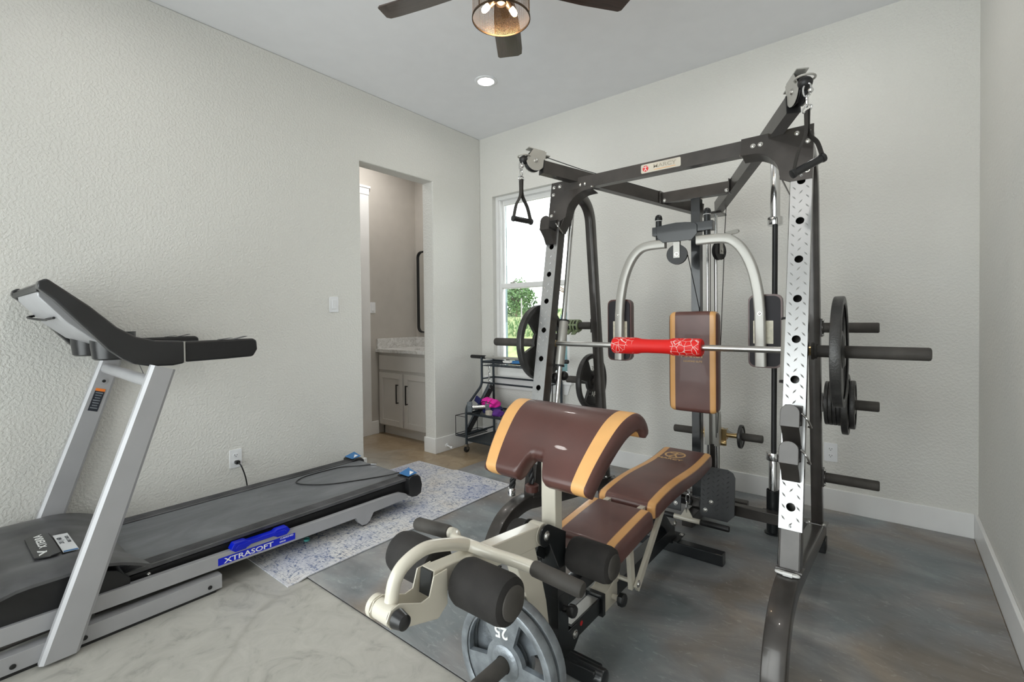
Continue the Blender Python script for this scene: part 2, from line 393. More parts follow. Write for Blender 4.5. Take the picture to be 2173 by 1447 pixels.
def world(o):
    v = V((0, 0, 0))
    while o is not None: v = v+o.location; o = o.parent
    return v
def mesh_of(name, mb, mats, off, ang=40):
    me = bpy.data.meshes.new(name); me.from_pydata([tuple(v-off) for v in mb.v], [], mb.f)
    for k in (mats if isinstance(mats, (list, tuple)) else [mats]): me.materials.append(M[k])
    for p, i in zip(me.polygons, mb.mi): p.material_index = i; p.use_smooth = True
    bm = bmesh.new(); bm.from_mesh(me); bmesh.ops.recalc_face_normals(bm, faces=bm.faces); bm.to_mesh(me); bm.free()
    me.set_sharp_from_angle(angle=math.radians(ang)); return me
def finish(o, bevel, seg=2):
    if bevel:
        b = o.modifiers.new('edge', 'BEVEL'); b.width = bevel; b.segments = seg; b.limit_method = 'ANGLE'; b.angle_limit = math.radians(50); b.harden_normals = True
    return o
def part(name, mb, mats, parent, bevel=0, label=None, ang=40):
    o = bpy.data.objects.new(name, mesh_of(name, mb, mats, world(parent), ang)); C.objects.link(o); o.parent = parent
    if label: o['label'] = label
    return finish(o, bevel)
def tag(o, label=None, cat=None, group=None, kind=None):
    for k, v in (('label', label), ('category', cat), ('group', group), ('kind', kind)):
        if v: o[k] = v
    return o
def thing(name, label, cat, loc, group=None):
    o = bpy.data.objects.new(name, None); C.objects.link(o); o.location = loc; o.empty_display_size = .05
    return tag(o, label, cat, group)
def single(name, mb, mats, label, cat, bevel=0, group=None, kind=None, ang=40, at=None):
    lo = [min(v[i] for v in mb.v) for i in range(3)]; hi = [max(v[i] for v in mb.v) for i in range(3)]
    off = V(at) if at is not None else V(((lo[0]+hi[0])/2, (lo[1]+hi[1])/2, lo[2]))
    o = bpy.data.objects.new(name, mesh_of(name, mb, mats, off, ang)); C.objects.link(o); o.location = off
    tag(o, label, cat, group, kind); return finish(o, bevel)
def struct(name, mb, mats, bevel=0, ang=40):
    o = bpy.data.objects.new(name, mesh_of(name, mb, mats, V((0, 0, 0)), ang)); C.objects.link(o); o['kind'] = 'structure'; return finish(o, bevel)
def screw(mb, p, n, r=.009, m=0):
    n = V(n).normalized(); mb.lathe(p, n, [(r*1.35, 0), (r*1.35, .002), (r, .002), (r*.9, .006), (r*.5, .008)], 10, m)

# ------------------------------------------------------------------ the room
RW, RH, YF = 3.635, 3.048, -5.2            # right wall, ceiling height, wall behind the viewer
DY0, DY1, DH = -1.399, -.6455, 2.486       # doorway in the left wall
LY0, LY1, LZ1 = -5.05, -3.85, 2.45         # unseen glass door added in the left wall to brighten the right side
WX0, WX1, WZ0, WZ1 = .16, 1.045, .665, 2.446
struct('floor', MB().box(-1.3, 3.8, YF-.15, .25, -.1, 0), 'polished_concrete')
struct('ceiling', MB().box(-1.3, 3.8, YF-.15, .25, RH, RH+.1), 'ceiling_paint')
w = MB(); w.prism([(YF, 0), (LY0, 0), (LY0, LZ1), (LY1, LZ1), (LY1, 0), (DY0, 0), (DY0, DH), (DY1, DH), (DY1, 0), (0, 0), (0, RH), (YF, RH)], (-.14, 0, 0), (0, 1, 0), (0, 0, 1), (.14, 0, 0))
struct('wall_left', w, 'wall_paint', .010)
w = MB(); w.box(-.14, WX0, 0, .16, 0, RH); w.box(WX0, WX1, 0, .16, 0, WZ0); w.box(WX0, WX1, 0, .16, WZ1, RH); w.box(WX1, RW, 0, .16, 0, RH)
struct('wall_back', w, 'wall_paint')
struct('wall_right', MB().box(RW, RW+.15, YF, .16, 0, RH), 'wall_paint')
FX0, FX1, FZ0, FZ1 = .25, 3.35, .06, 2.55     # unseen window behind the viewer, widened to brighten the room
w = MB(); w.box(-.14, FX0, YF-.15, YF, 0, RH); w.box(FX1, RW+.15, YF-.15, YF, 0, RH); w.box(FX0, FX1, YF-.15, YF, 0, FZ0); w.box(FX0, FX1, YF-.15, YF, FZ1, RH)
struct('wall_front', w, 'wall_paint')
w = MB(); w.box(-1.25, -1.1, -2.5, .2, 0, RH)
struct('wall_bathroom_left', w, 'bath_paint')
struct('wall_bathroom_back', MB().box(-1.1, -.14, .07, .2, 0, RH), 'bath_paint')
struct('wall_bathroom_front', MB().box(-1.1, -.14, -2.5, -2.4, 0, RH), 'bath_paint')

def base(name, pieces):
    mb = MB()
    for x0, x1, y0, y1 in pieces: mb.box(x0, x1, y0, y1, 0, .14)
    return struct(name, mb, 'trim_white', .004)
base('baseboard_left', [(0, .016, YF, LY0), (0, .016, LY1, DY0), (-.14, .016, DY0, DY0+.016), (0, .016, DY1, 0), (-.14, .016, DY1-.016, DY1)])
base('baseboard_back', [(.016, RW-.016, -.016, 0)])
base('baseboard_right', [(RW-.016, RW, YF, 0)])
base('baseboard_bathroom', [(-1.1, -1.084, -.58, -.48)])
tb = MB(); tb.box(-1.1, -1.078, -.70, -.575, 0, 2.56); tb.box(-1.1, -1.074, -1.75, -.57, 2.56, 2.63); tb.box(-1.1, -1.068, -1.76, -.555, 2.63, 2.655)
struct('trim_1', tb, 'trim_white', .003)

# window in the back wall: frame, two sashes, panes, locks; stool and apron as trim
win = bpy.data.objects.new('window_1', None); C.objects.link(win); win.location = (.6, .08, WZ0); win['kind'] = 'structure'
f = MB(); t = .035
f.box(WX0, WX0+t, .05, .15, WZ0, WZ1); f.box(WX1-t, WX1, .05, .15, WZ0, WZ1); f.box(WX0+t, WX1-t, .05, .15, WZ1-t, WZ1); f.box(WX0+t, WX1-t, .05, .15, WZ0, WZ0+.045)
f.box(WX0+t, WX0+t+.02, .06, .10, 1.57, WZ1-t); f.box(WX1-t-.02, WX1-t, .06, .10, 1.57, WZ1-t)
part('window_frame', f, 'trim_white', win, .003)
MR = 1.56
def sash(z0, z1, y0, y1):
    m = MB(); a, b = WX0+t, WX1-t; s = .03
    m.box(a, a+s, y0, y1, z0, z1); m.box(b-s, b, y0, y1, z0, z1); m.box(a+s, b-s, y0, y1, z1-.045, z1); m.box(a+s, b-s, y0, y1, z0, z0+.035)
    o = part('window_sash', m, 'trim_white', win, .003)
    part('window_pane', MB().box(a+s, b-s, (y0+y1)/2-.002, (y0+y1)/2+.002, z0+.035, z1-.045), 'window_glass', o)
    return o
sash(WZ0+.045, MR+.02, .062, .092); sash(MR-.03, WZ1-t, .10, .13)
for x in (.36, .84):
    k = MB(); k.box(x-.025, x+.025, .066, .09, MR+.02, MR+.028); k.lathe((x, .078, MR+.028), (0, 0, 1), [(.012, 0), (.012, .012), (.008, .014)], 12); k.box(x-.006, x+.04, .072, .082, MR+.034, MR+.041)
    part('window_lock', k, 'arm_grey', win, .001)
s2 = MB(); s2.box(.075, 1.085, -.045, .05, .645, WZ0+.002); s2.prism([(.10, 0), (1.06, 0), (1.03, -.095), (.13, -.095)], (0, 0, .645), (1, 0, 0), (0, 0, 1), (0, -.018, 0))
struct('trim_2', s2, 'trim_white', .003)
win2 = bpy.data.objects.new('unseen_window', None); C.objects.link(win2); win2.location = (1.6, YF-.08, FZ0); win2['kind'] = 'structure'
f = MB(); f.box(FX0, FX0+.05, YF-.13, YF-.04, FZ0, FZ1); f.box(FX1-.05, FX1, YF-.13, YF-.04, FZ0, FZ1); f.box(FX0, FX1, YF-.13, YF-.04, FZ1-.05, FZ1); f.box(FX0, FX1, YF-.13, YF-.04, FZ0, FZ0+.05); f.box(1.77, 1.83, YF-.12, YF-.05, FZ0, FZ1)
part('window_frame', f, 'trim_white', win2)
part('window_pane', MB().box(FX0+.05, FX1-.05, YF-.087, YF-.083, FZ0+.05, FZ1-.05), 'window_glass', win2)

win3 = bpy.data.objects.new('added_door', None); C.objects.link(win3); win3.location = (-.07, -4.45, 0); win3['kind'] = 'structure'
f = MB(); f.box(-.12, -.04, LY0, LY0+.07, 0, LZ1); f.box(-.12, -.04, LY1-.07, LY1, 0, LZ1); f.box(-.12, -.04, LY0, LY1, LZ1-.07, LZ1); f.box(-.12, -.04, LY0, LY1, 0, .07)
part('added_door_frame', f, 'trim_white', win3)
part('added_door_pane', MB().box(-.083, -.079, LY0+.07, LY1-.07, .07, LZ1-.07), 'window_glass', win3)

# ------------------------------------------------------------------ floor coverings
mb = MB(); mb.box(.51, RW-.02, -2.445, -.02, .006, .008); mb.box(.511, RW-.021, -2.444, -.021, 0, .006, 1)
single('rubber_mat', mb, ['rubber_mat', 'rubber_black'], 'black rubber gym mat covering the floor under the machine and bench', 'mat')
rug = MB(); nx, ny = 22, 34; hx, hy = .515, .825; rc = V((.572, -1.716, 0))
def rug_h(x, y): # lies on the concrete, rises over the mat's edges
    sx = min(1, max(0, (x-.47)/.05)); sy = min(1, max(0, (y+2.49)/.05)); return .0095*sx*sx*(3-2*sx)*sy*sy*(3-2*sy)
P = []
for k in (0, .005):
    for j in range(ny+1):
        for i in range(nx+1):
            x = rc.x-hx+2*hx*i/nx; y = rc.y-hy+2*hy*j/ny; P.append((x, y, rug_h(x, y)+k+.0004))
q = (nx+1)*(ny+1); F = []
for j in range(ny):
    for i in range(nx):
        a = j*(nx+1)+i; F += [(a, a+nx+1, a+nx+2, a+1), (q+a, q+a+1, q+a+nx+2, q+a+nx+1)]
for i in range(nx): F += [(i, i+1, q+i+1, q+i), (ny*(nx+1)+i, q+ny*(nx+1)+i, q+ny*(nx+1)+i+1, ny*(nx+1)+i+1)]
for j in range(ny): F += [(j*(nx+1), q+j*(nx+1), q+(j+1)*(nx+1), (j+1)*(nx+1)), (j*(nx+1)+nx, (j+1)*(nx+1)+nx, q+(j+1)*(nx+1)+nx, q+j*(nx+1)+nx)]
rug.add(P, F)
single('area_rug', rug, 'distressed_rug', 'faded blue and cream patterned rug under the treadmill end', 'rug', at=rc)
cp = MB(); cp.lathe((.735, -2.263, .0155), (0, 0, 1), [(.016, 0), (.016, .011), (.013, .011), (.013, .002)], 18)
single('bottle_cap', cp, 'cap_teal', 'small teal bottle cap lying on the rug under the treadmill edge', 'cap')

# ------------------------------------------------------------------ wall fittings
def wall_plate(kind, c, ux, n, label, cat, group=None):
    ux, n = V(ux), V(n); c = V(c); o = thing(kind, label, cat, tuple(c), group)
    mb = MB(); mb.prism(rrect(.072, .116, .006, 3), c, ux, (0, 0, 1), n*.006)
    part('cover_plate', mb, 'plate_white', o, .0015)
    return o, ux, n, c
def outlet(c, ux, n, label):
    o, ux, n, c = wall_plate('power_outlet', c, ux, n, label, 'outlet')
    for dz in (.021, -.021):
        r = MB(); r.prism([(.017*math.cos(a)*1.0, max(-.0115, min(.0115, .017*math.sin(a)))) for a in [2*PI*i/24 for i in range(24)]], c+n*.006+V((0, 0, dz)), ux, (0, 0, 1), n*.0025)
        so = part('socket', r, 'plate_white', o)
        h = MB()
        for dx, hh in ((-.0065, .0045), (.0065, .0035)): h.obox(c+n*.0088+V((0, 0, dz+.003))+ux*dx, ux*.0012, n*.0003, V((0, 0, hh)))
        h.prism(circ(0, -.0065, .0025, 10), c+n*.0085+V((0, 0, dz)), ux, (0, 0, 1), n*.0005)
        part('slots', h, 'slot_black', so)
    return o
def switch(c, ux, n, label):
    o, ux, n, c = wall_plate('light_switch', c, ux, n, label, 'switch')
    r = MB(); r.prism(rrect(.034, .068, .003, 2), c+n*.006, ux, (0, 0, 1), n*.004); part('rocker', r, 'plate_white', o, .001)
    return o
outlet((2.966, 0, .368), (1, 0, 0), (0, -1, 0), 'white double power outlet low on the back wall right of the gym machine')
outlet((0, -2.340, .360), (0, 1, 0), (1, 0, 0), 'white power outlet behind the treadmill with a black plug in its lower socket')
switch((0, -1.641, 1.352), (0, 1, 0), (1, 0, 0), 'white rocker light switch on the wall left of the doorway')
switch((-1.1, -.535, 1.365), (0, 1, 0), (1, 0, 0), 'white rocker light switch inside the bathroom above the vanity')
pc = thing('power_cable', 'black plug and power cord hanging from the outlet behind the treadmill', 'cord', (.02, -2.33, .30))
mb = MB(); mb.prism(rrect(.026, .022, .006), (.009, -2.338, .339), (0, 1, 0), (0, 0, 1), (.028, 0, 0)); part('plug', mb, 'rubber_black', pc, .003)
mb = MB(); mb.tube(smooth([(.034, -2.336, .338), (.05, -2.325, .315), (.043, -2.30, .24), (.035, -2.285, .16), (.03, -2.27, .08), (.035, -2.25, .012), (.04, -2.2, .004)], 6), .0042, 8); part('cable', mb, 'rubber_black', pc)
ds = thing('door_stop', 'white spring door stop on the baseboard beside the storage cart', 'door stop', (.016, -.53, .06))
mb = MB(); mb.lathe((.016, -.52, .055), (1, -.1, -.15), [(.018, 0), (.018, .006), (.007, .01), (.0065, .06)], 14); part('spring', mb, 'plate_white', ds)
mb = MB(); mb.lathe((.0755, -.526, .046), (1, -.1, -.15), [(.009, 0), (.011, .004), (.011, .016), (.008, .02)], 14); part('tip', mb, 'plate_white', ds)

# ------------------------------------------------------------------ ceiling fan and downlights
FC = V((1.946, -1.988, 0))
fan = thing('ceiling_fan', 'dark wood ceiling fan with a round mesh lamp cage and glowing bulbs', 'ceiling fan', (FC.x, FC.y, 2.50))
mb = MB(); mb.lathe((FC.x, FC.y, 3.047), (0, 0, -1), [(.07, 0), (.07, .03), (.03, .06), (.014, .065), (.014, .17)], 24); part('downrod', mb, 'lamp_bronze', fan)
mb = MB(); mb.lathe((FC.x, FC.y, 2.88), (0, 0, -1), [(.04, 0), (.11, .02), (.125, .05), (.125, .12), (.11, .15), (.09, .155)], 32); part('motor_housing', mb, 'lamp_bronze', fan)
bl = MB(); L0, L1 = .16, .625; T = .008; pit = math.radians(-12)
out = [(L0, -.045), (L0+.08, -.058), (.40, -.068), (L1-.06, -.070), (L1-.012, -.066), (L1, -.045), (L1-.025, .058), (L1-.04, .068), (.40, .066), (L0+.08, .055), (L0, .045)]
bl.prism(out, (0, 0, 0), (1, 0, 0), (0, math.cos(pit), math.sin(pit)), (0, 0, T))
bme = mesh_of('blade', bl, 'fan_wood', V((0, 0, 0)))
irm = MB(); irm.beam((.09, 0, -.004), (.26, 0, -.004), .035, .006, (0, 1, 0)); ime = mesh_of('bracket', irm, 'lamp_bronze', V((0, 0, 0)))
for k in range(5):
    a = math.radians(53+72*k)
    o = bpy.data.objects.new('blade', bme); C.objects.link(o); o.parent = fan; o.location = (0, 0, 2.70-2.50); o.rotation_euler = (0, 0, a); finish(o, .002)
    i = bpy.data.objects.new('blade_bracket', ime); C.objects.link(i); i.parent = o
ZB = 2.525; RS = .124
sh = MB(); sh.lathe((FC.x, FC.y, ZB), (0, 0, 1), [(RS, .006), (RS, .185)], 64, 0, False)
shade = part('lamp_cage', sh, 'wire_mesh', fan)
rg = MB()
for z in (ZB, ZB+.183): rg.lathe((FC.x, FC.y, z), (0, 0, 1), [(RS-.002, 0), (RS+.002, 0), (RS+.002, .008), (RS-.002, .008), (RS-.002, 0)], 64, 0, False)
for k in range(3):
    a = PI*2*k/3+.4; rg.cyl((FC.x+RS*math.cos(a), FC.y+RS*math.sin(a), ZB), (FC.x+RS*math.cos(a), FC.y+RS*math.sin(a), ZB+.185), .002, 8)
rg.lathe((FC.x, FC.y, ZB+.185), (0, 0, 1), [(.01, 0), (RS, 0), (RS, .003), (.01, .003)], 48)
part('cage_ring', rg, 'lamp_bronze', shade)
hub = MB(); hub.lathe((FC.x, FC.y, ZB+.19), (0, 0, -1), [(.035, 0), (.035, .07), (.022, .085), (.022, .125), (.002, .13)], 20); part('lamp_hub', hub, 'lamp_bronze', fan)
for k in range(3):
    a = math.radians(200+120*k); d = V((math.cos(a), math.sin(a), -.75)).normalized(); p = FC+V((0, 0, ZB+.105))+V((math.cos(a), math.sin(a), 0))*.015
    sk = MB(); sk.lathe(p, d, [(.012, 0), (.016, .01), (.016, .05), (.013, .05)], 16); so = part('bulb_socket', sk, 'lamp_bronze', fan)
    bb = MB(); bb.lathe(p+d*.045, d, [(.008, 0), (.013, .012), (.014, .028), (.011, .04), (.003, .046)], 14); part('bulb', bb, 'bulb_glow', so)
def downlight(x, y, label, energy):
    o = thing('recessed_light', label, 'ceiling light', (x, y, RH-.006))
    mb = MB(); mb.lathe((x, y, RH), (0, 0, -1), [(.086, 0), (.086, .004), (.080, .007), (.062, .007), (.060, .002)], 40, 0, False); part('trim_ring', mb, 'plate_white', o)
    mb = MB(); mb.lathe((x, y, RH-.0005), (0, 0, -1), [(.061, 0), (.061, .0045), (.001, .0055)], 40); part('lens', mb, 'disc_glow', o)
    l = bpy.data.lights.new('recessed_lamp', 'AREA'); l.shape = 'DISK'; l.size = .13; l.energy = energy; l.color = (1, .97, .93); l.spread = math.radians(170)
    q = bpy.data.objects.new('recessed_lamp', l); C.objects.link(q); q.location = (x, y, RH-.02)
    return o
EL = 2.4
downlight(.845, -.848, 'round white recessed ceiling light glowing near the corner', EL)
downlight(2.79, -.848, 'added ceiling light above the gym machine, out of view', EL)  # unseen; this and the next two are added to reach the room's brightness
downlight(.845, -3.1, 'added ceiling light above the treadmill, out of view', EL)
downlight(2.79, -3.1, 'added ceiling light above the viewer, out of view', EL)
downlight(-.62, -.72, 'added ceiling light for the bathroom, out of view', 7)  # added in place of an unseen lamp that lights the bathroom

# ------------------------------------------------------------------ bathroom vanity
VX0, VX1, VY0, VY1 = -1.08, -.145, -.47, .066
va = thing('bathroom_vanity', 'pale grey painted vanity cabinet with two shaker doors seen through the doorway', 'cabinet', ((VX0+VX1)/2, -.2, 0))
mb = MB(); mb.box(VX0, VX1, VY0, VY1, .10, .885); mb.box(VX0, VX0+.02, VY0+.05, VY1, 0, .1); mb.box(VX0, VX1, VY0+.05, VY0+.07, 0, .1)
part('body', mb, 'cabinet_paint', va, .002)
mb = MB(); mb.box(VX0+.02, VX1-.03, VY0-.02, VY0-.001, .70, .855); part('drawer_front', mb, 'cabinet_paint', va, .003)
def shaker(x0, x1, z0, z1, hx):
    m = MB(); r = .058; y0, y1 = VY0-.02, VY0-.001
    m.box(x0, x0+r, y0, y1, z0, z1); m.box(x1-r, x1, y0, y1, z0, z1); m.box(x0+r, x1-r, y0, y1, z1-r, z1); m.box(x0+r, x1-r, y0, y1, z0, z0+r); m.box(x0+r, x1-r, y0+.009, y1, z0+r, z1-r)
    d = part('door', m, 'cabinet_paint', va, .0015)
    h = MB(); h.box(hx-.006, hx+.006, y0-.032, y0-.022, z1-.31, z1-.11)
    for z in (z1-.305, z1-.12): h.box(hx-.005, hx+.005, y0-.024, y0-.0005, z-.004, z+.006)
    part('handle', h, 'slot_black', d, .001, 'matt black bar handle')
shaker(-1.062, -.672, .115, .672, -.735); shaker(-.645, -.21, .115, .672, -.585)
ct = thing('vanity_countertop', 'white veined quartz countertop with backsplash on the bathroom vanity', 'countertop', (-.61, -.2, .886))
mb = MB(); mb.prism([(VX0-.018, -.51), (VX1+.003, -.51), (VX1+.003, VY1), (VX0-.018, VY1)], (0, 0, .886), (1, 0, 0), (0, 1, 0), (0, 0, .035), 0, [circ(-.50, -.23, .21, 32, .16)])
part('slab', mb, 'quartz_top', ct, .002)
mb = MB(); mb.box(VX0-.018, VX0+.002, -.49, VY1-.02, .921, 1.03); mb.box(VX0-.018, VX1+.003, VY1-.02, VY1+.002, .921, 1.03); part('backsplash', mb, 'quartz_top', ct, .002)
mb = MB(); mb.lathe((-.50, -.23, .886), (0, 0, -1), [(.20, 0), (.19, .06), (.12, .13), (.02, .14)], 32); part('basin', mb, 'trim_white', ct)
for v in ():
    pass
mi = thing('wall_mirror', 'black framed mirror with rounded corners above the bathroom vanity', 'mirror', (-.72, .068, 1.07))
mb = MB(); mb.prism(rrect(.70, .94, .07, 6), (-.71, .069, 1.55), (1, 0, 0), (0, 0, 1), (0, -.022, 0), 0, [rrect(.672, .912, .058, 6)]); part('frame', mb, 'slot_black', mi)
mb = MB(); mb.prism(rrect(.672, .912, .058, 6), (-.71, .069, 1.55), (1, 0, 0), (0, 0, 1), (0, -.006, 0)); part('glass', mb, 'mirror_silver', mi)

# ------------------------------------------------------------------ cushions
def striped(name, a, b):
    m, nt, bs = nodes(name); tc = nn(nt, 'ShaderNodeTexCoord'); sp = nn(nt, 'ShaderNodeSeparateXYZ'); nt.links.new(tc.outputs['Object'], sp.inputs[0])
    ab = nn(nt, 'ShaderNodeMath', operation='ABSOLUTE'); nt.links.new(sp.outputs['X'], ab.inputs[0])
    f = ramp(nt, ab.outputs[0], [(0, (0, 0, 0)), (a-.0006, (0, 0, 0)), (a+.0006, (1, 1, 1)), (b-.0006, (1, 1, 1)), (b+.0006, (0, 0, 0))])
    n = noise(nt, tc.outputs['Object'], 7, 4)
    br = ramp(nt, n, [(.3, (.105, .044, .038)), (.7, (.145, .064, .054))]); tn = ramp(nt, n, [(.3, (.72, .37, .12)), (.7, (.80, .44, .17))])
    nt.links.new(mixc(nt, f, br, tn), bs.inputs['Base Color']); bs.inputs['Roughness'].default_value = .36; bs.inputs['Coat Weight'].default_value = .12
    bump(nt, bs, noise(nt, tc.outputs['Object'], 260, 2), .08, .001); M[name] = m
striped('vinyl_pad', .100, .132); striped('vinyl_wide', .178, .232)
def dense(h, r, n):
    e = [0, .15*r, .4*r, .75*r, 1.2*r]; mid = [e[-1]+(2*h-2*e[-1])*k/n for k in range(1, n)]
    return [x-h for x in e+mid]+[h-x for x in e[::-1]]
def cushion(mb, o, ux, uy, uz, w, l, t, r=.03, R=.02, wave=None, bulge=.006, m=0):
    o, ux, uy, uz = V(o), V(ux), V(uy), V(uz); U = dense(w/2, R, 6); W = dense(l/2, R, 14); nu, nv = len(U), len(W); vs = []; fs = []
    def rnd(x, y):
        cx, cy = w/2-r, l/2-r
        if abs(x) > cx and abs(y) > cy:
            dx, dy = abs(x)-cx, abs(y)-cy; k = max(dx, dy)/math.hypot(dx, dy) if dx or dy else 1
            return math.copysign(cx+dx*k, x), math.copysign(cy+dy*k, y)
        return x, y
    for top in (0, 1):
        for y in W:
            for x in U:
                d = min(w/2-abs(x), l/2-abs(y)); z = 0
                if top:
                    k = max(0, R-d); z = t-(R-math.sqrt(max(0, R*R-k*k)))+bulge*(1-(2*x/w)**2)*(1-(2*y/l)**2)
                a, b = rnd(x, y); q = wave(y/l+.5) if wave else 0
                vs.append(o+ux*a+uy*b+uz*(z+q))
    N = nu*nv
    for j in range(nv-1):
        for i in range(nu-1):
            a = j*nu+i; fs += [(a, a+nu, a+nu+1, a+1), (N+a, N+a+1, N+a+nu+1, N+a+nu)]
    for i in range(nu-1): fs += [(i, i+1, N+i+1, N+i), ((nv-1)*nu+i, N+(nv-1)*nu+i, N+(nv-1)*nu+i+1, (nv-1)*nu+i+1)]
    for j in range(nv-1): fs += [(j*nu, N+j*nu, N+(j+1)*nu, (j+1)*nu), (j*nu+nu-1, (j+1)*nu+nu-1, N+(j+1)*nu+nu-1, N+j*nu+nu-1)]
    return mb.add(vs, fs, m)

# ------------------------------------------------------------------ the cable and smith machine
X0 = 2.352; XL, XR = 1.725, 2.972
sm = thing('smith_machine', 'large black smith machine with cable arms, fly pads and diamond plate uprights', 'gym machine', (X0, -1.0, 0))
UP = {-1: (V((XL, -1.53, .27)), V((XL, -1.211, 2.03))), 1: (V((XR, -1.612, .302)), V((XR, -1.236, 2.03)))}
EX = V((1, 0, 0))
def upframe(s):
    B, T = UP[s]; d = (T-B).normalized(); n = V((0, -d.z, d.y)); return B, d, n, (T-B).length
def on_up(s, z):
    B, d, n, L = upframe(s); return B+d*((z-B.z)/d.z)
def lozenge(mb, c, a, n, ln=.011, wd=.0032, h=.0016, m=0):
    b = n.cross(a); mb.add([c-a*ln, c+b*wd, c+a*ln, c-b*wd, c-a*ln*.35+n*h, c+a*ln*.35+n*h], [(0, 4, 1), (1, 4, 5), (1, 5, 2), (2, 5, 3), (3, 5, 4), (3, 4, 0)], m)
HOLES = {1: [(1696, 1.79), (0, 1.62), (0, 1.46), (0, 1.30), (0, 1.14), (0, .985), (0, .52)], -1: [(0, 1.645), (0, 1.485), (0, 1.33), (0, 1.165), (0, 1.005), (0, .845), (0, .50)]}
for s in (-1, 1):
    B, d, n, L = upframe(s); x = B.x; mb = MB(); w, dp = .068, .072
    zp0, zp1 = .44, (1.825 if s > 0 else 1.865)
    v0, v1 = (zp0-B.z)/d.z, (zp1-B.z)/d.z
    for sx in (-1, 1): mb.obox(B+d*L/2+EX*sx*(w/2-.0015)-n*dp/2, EX*.0015, d*L/2, n*dp/2)
    mb.obox(B+d*L/2-n*(dp-.0015), EX*(w/2-.003), d*L/2, n*.0015)
    mb.obox(B+d*v0/2-n*.0015, EX*(w/2-.003), d*v0/2, n*.0015); mb.obox(B+d*(v1+L)/2-n*.0015, EX*(w/2-.003), d*(L-v1)/2, n*.0015)
    mb.obox(B+d*(L-.0015)-n*dp/2, EX*(w/2-.003), d*.0015, n*(dp/2-.003))
    mb.obox(B-d*.002-n*dp/2+d*.002, EX*.043, d*.004, n*.046)
    up = part('upright', mb, 'frame_black', sm, .0012)
    hv = [(h[1]-B.z)/d.z for h in HOLES[s]]
    pl = MB(); pl.prism([(-.0385, v0), (.0385, v0), (.0385, v1), (-.0385, v1)], B+n*.0042, EX, d, -n*.004, 0, [circ(-.003*s*0, h, .0155, 20) for h in hv])
    k = v0+.02
    while k < v1-.015:
        for u, off, sg in ((0, 0, 1), (-.024, .02, -1), (.024, .02, -1)):
            q = k+off
            if q < v1-.012 and all(math.hypot(u, q-h) > .021 for h in hv): lozenge(pl, B+n*.0042+EX*u+d*q, (EX*.62*sg+d*.78).normalized(), n)
        k += .041
    for v in (v0+.012, v1-.012): screw(pl, B+n*.0042+d*v, n, .004)
    part('diamond_plate', pl, 'tread_plate', up, 0, 'bright steel diamond plate cover', 25)
    # corner gusset and its curved flange
    g = MB(); i = -s; top = L+.002
    arc = [(.205-.125*math.cos(t), top-.205+.125*math.sin(t)) for t in [PI/2*k/8 for k in range(9)]]
    pts = [(-.040, top), (-.040, top-.245), (.040, top-.245), (.080, top-.225)]+arc[0:]+[(.24, top-.08), (.24, top)]
    g.prism([(i*a, b) for a, b in pts], B+n*.006, EX, d, -n*.005)
    fl = [B+EX*i*a+d*b-n*.02 for a, b in [(.040, top-.30), (.060, top-.25)]+arc+[(.235, top-.08)]]
    g.sweep([q-n*.012 for q in fl], rrect(.074, .004, .001, 1), n)
    for a, b in ((-.02, top-.03), (.02, top-.03), (-.02, top-.075), (-.02, top-.205), (.16, top-.045), (.19, top-.045)) : screw(g, B+n*.006+EX*i*a+d*b, n, .008, 1)
    part('gusset', g, ['frame_black', 'bolt_zinc'], up, 0)
    # base rail with its curved front foot
    mb = MB(); P = [(-1.905, .022), (-1.895, .078), (-1.86, .15), (-1.80, .213), (-1.72, .247), (-1.62, .258), (-1.45, .243), (-1.1, .186), (-.60, .105)]
    if s < 0: P = [(a+.05, max(.022, b-.012)) for a, b in P[:6]]+[(-1.45, .228), (-1.1, .172), (-.60, .105)]
    mb.sweep(smooth([(x+.02*(0 if y < -1.4 else -(y+1.4)*.7)*s, y, z) for y, z in P], 8), rrect(.072, .07, .006, 2), EX)
    rl = part('base_rail', mb, 'frame_black', sm, 0)
    mb = MB(); y = P[0][0]; mb.box(x-.04, x+.04, y-.04, y+.045, .008, .016); part('foot_cap', mb, 'rubber_black', rl, .002)
    mb = MB(); mb.box(x-.03, x+.03, -.70, -.62, .008, .075); part('rear_foot', mb, 'rubber_black', rl, .004)
    # rear post that arches forward into the upright
    xr = X0+.612*s; mb = MB()
    mb.sweep(fillet([(xr, -.675, .14), (xr, -.868, 1.985), (xr, on_up(s, 2.0).y+.04, 2.0)], .27, 12), rrect(.05, .06, .006, 2), EX)
    mb.obox((xr, -.68, .155), EX*.045, V((0, .05, -.007)), V((0, .001, .003)))
    screw(mb, (xr-.03, -.72, .163), (0, 0, 1), .008, 1); screw(mb, (xr+.03, -.72, .163), (0, 0, 1), .008, 1)
    rp = part('rear_post', mb, ['frame_black', 'bolt_zinc'], sm, 0)
    for z in ((1.172, .795, .405) if s > 0 else (1.18, .805)):
        yy = -.675-.105*(z-.14); mb = MB(); a = xr+s*.025
        mb.obox((a+s*.004, yy, z), EX*.004, (0, .022, 0), (0, 0, .045)); mb.cyl((a+s*.006, yy, z), (a+s*.015, yy, z), .029, 20, 0, .002); mb.cyl((a+s*.008, yy, z), (a+s*.232, yy, z), .0245, 24, 1, .006)
        for dz in (-.036, .036): screw(mb, (a+s*.008, yy, z+dz), (s, 0, 0), .007, 2)
        part('storage_peg', mb, ['frame_black', 'grip_rubber', 'bolt_zinc'], sm, 0)
    # chrome guide rod and the sliding bar carriage
    xg = X0+.575*s; y19 = on_up(s, 1.93); y03 = on_up(s, .30)
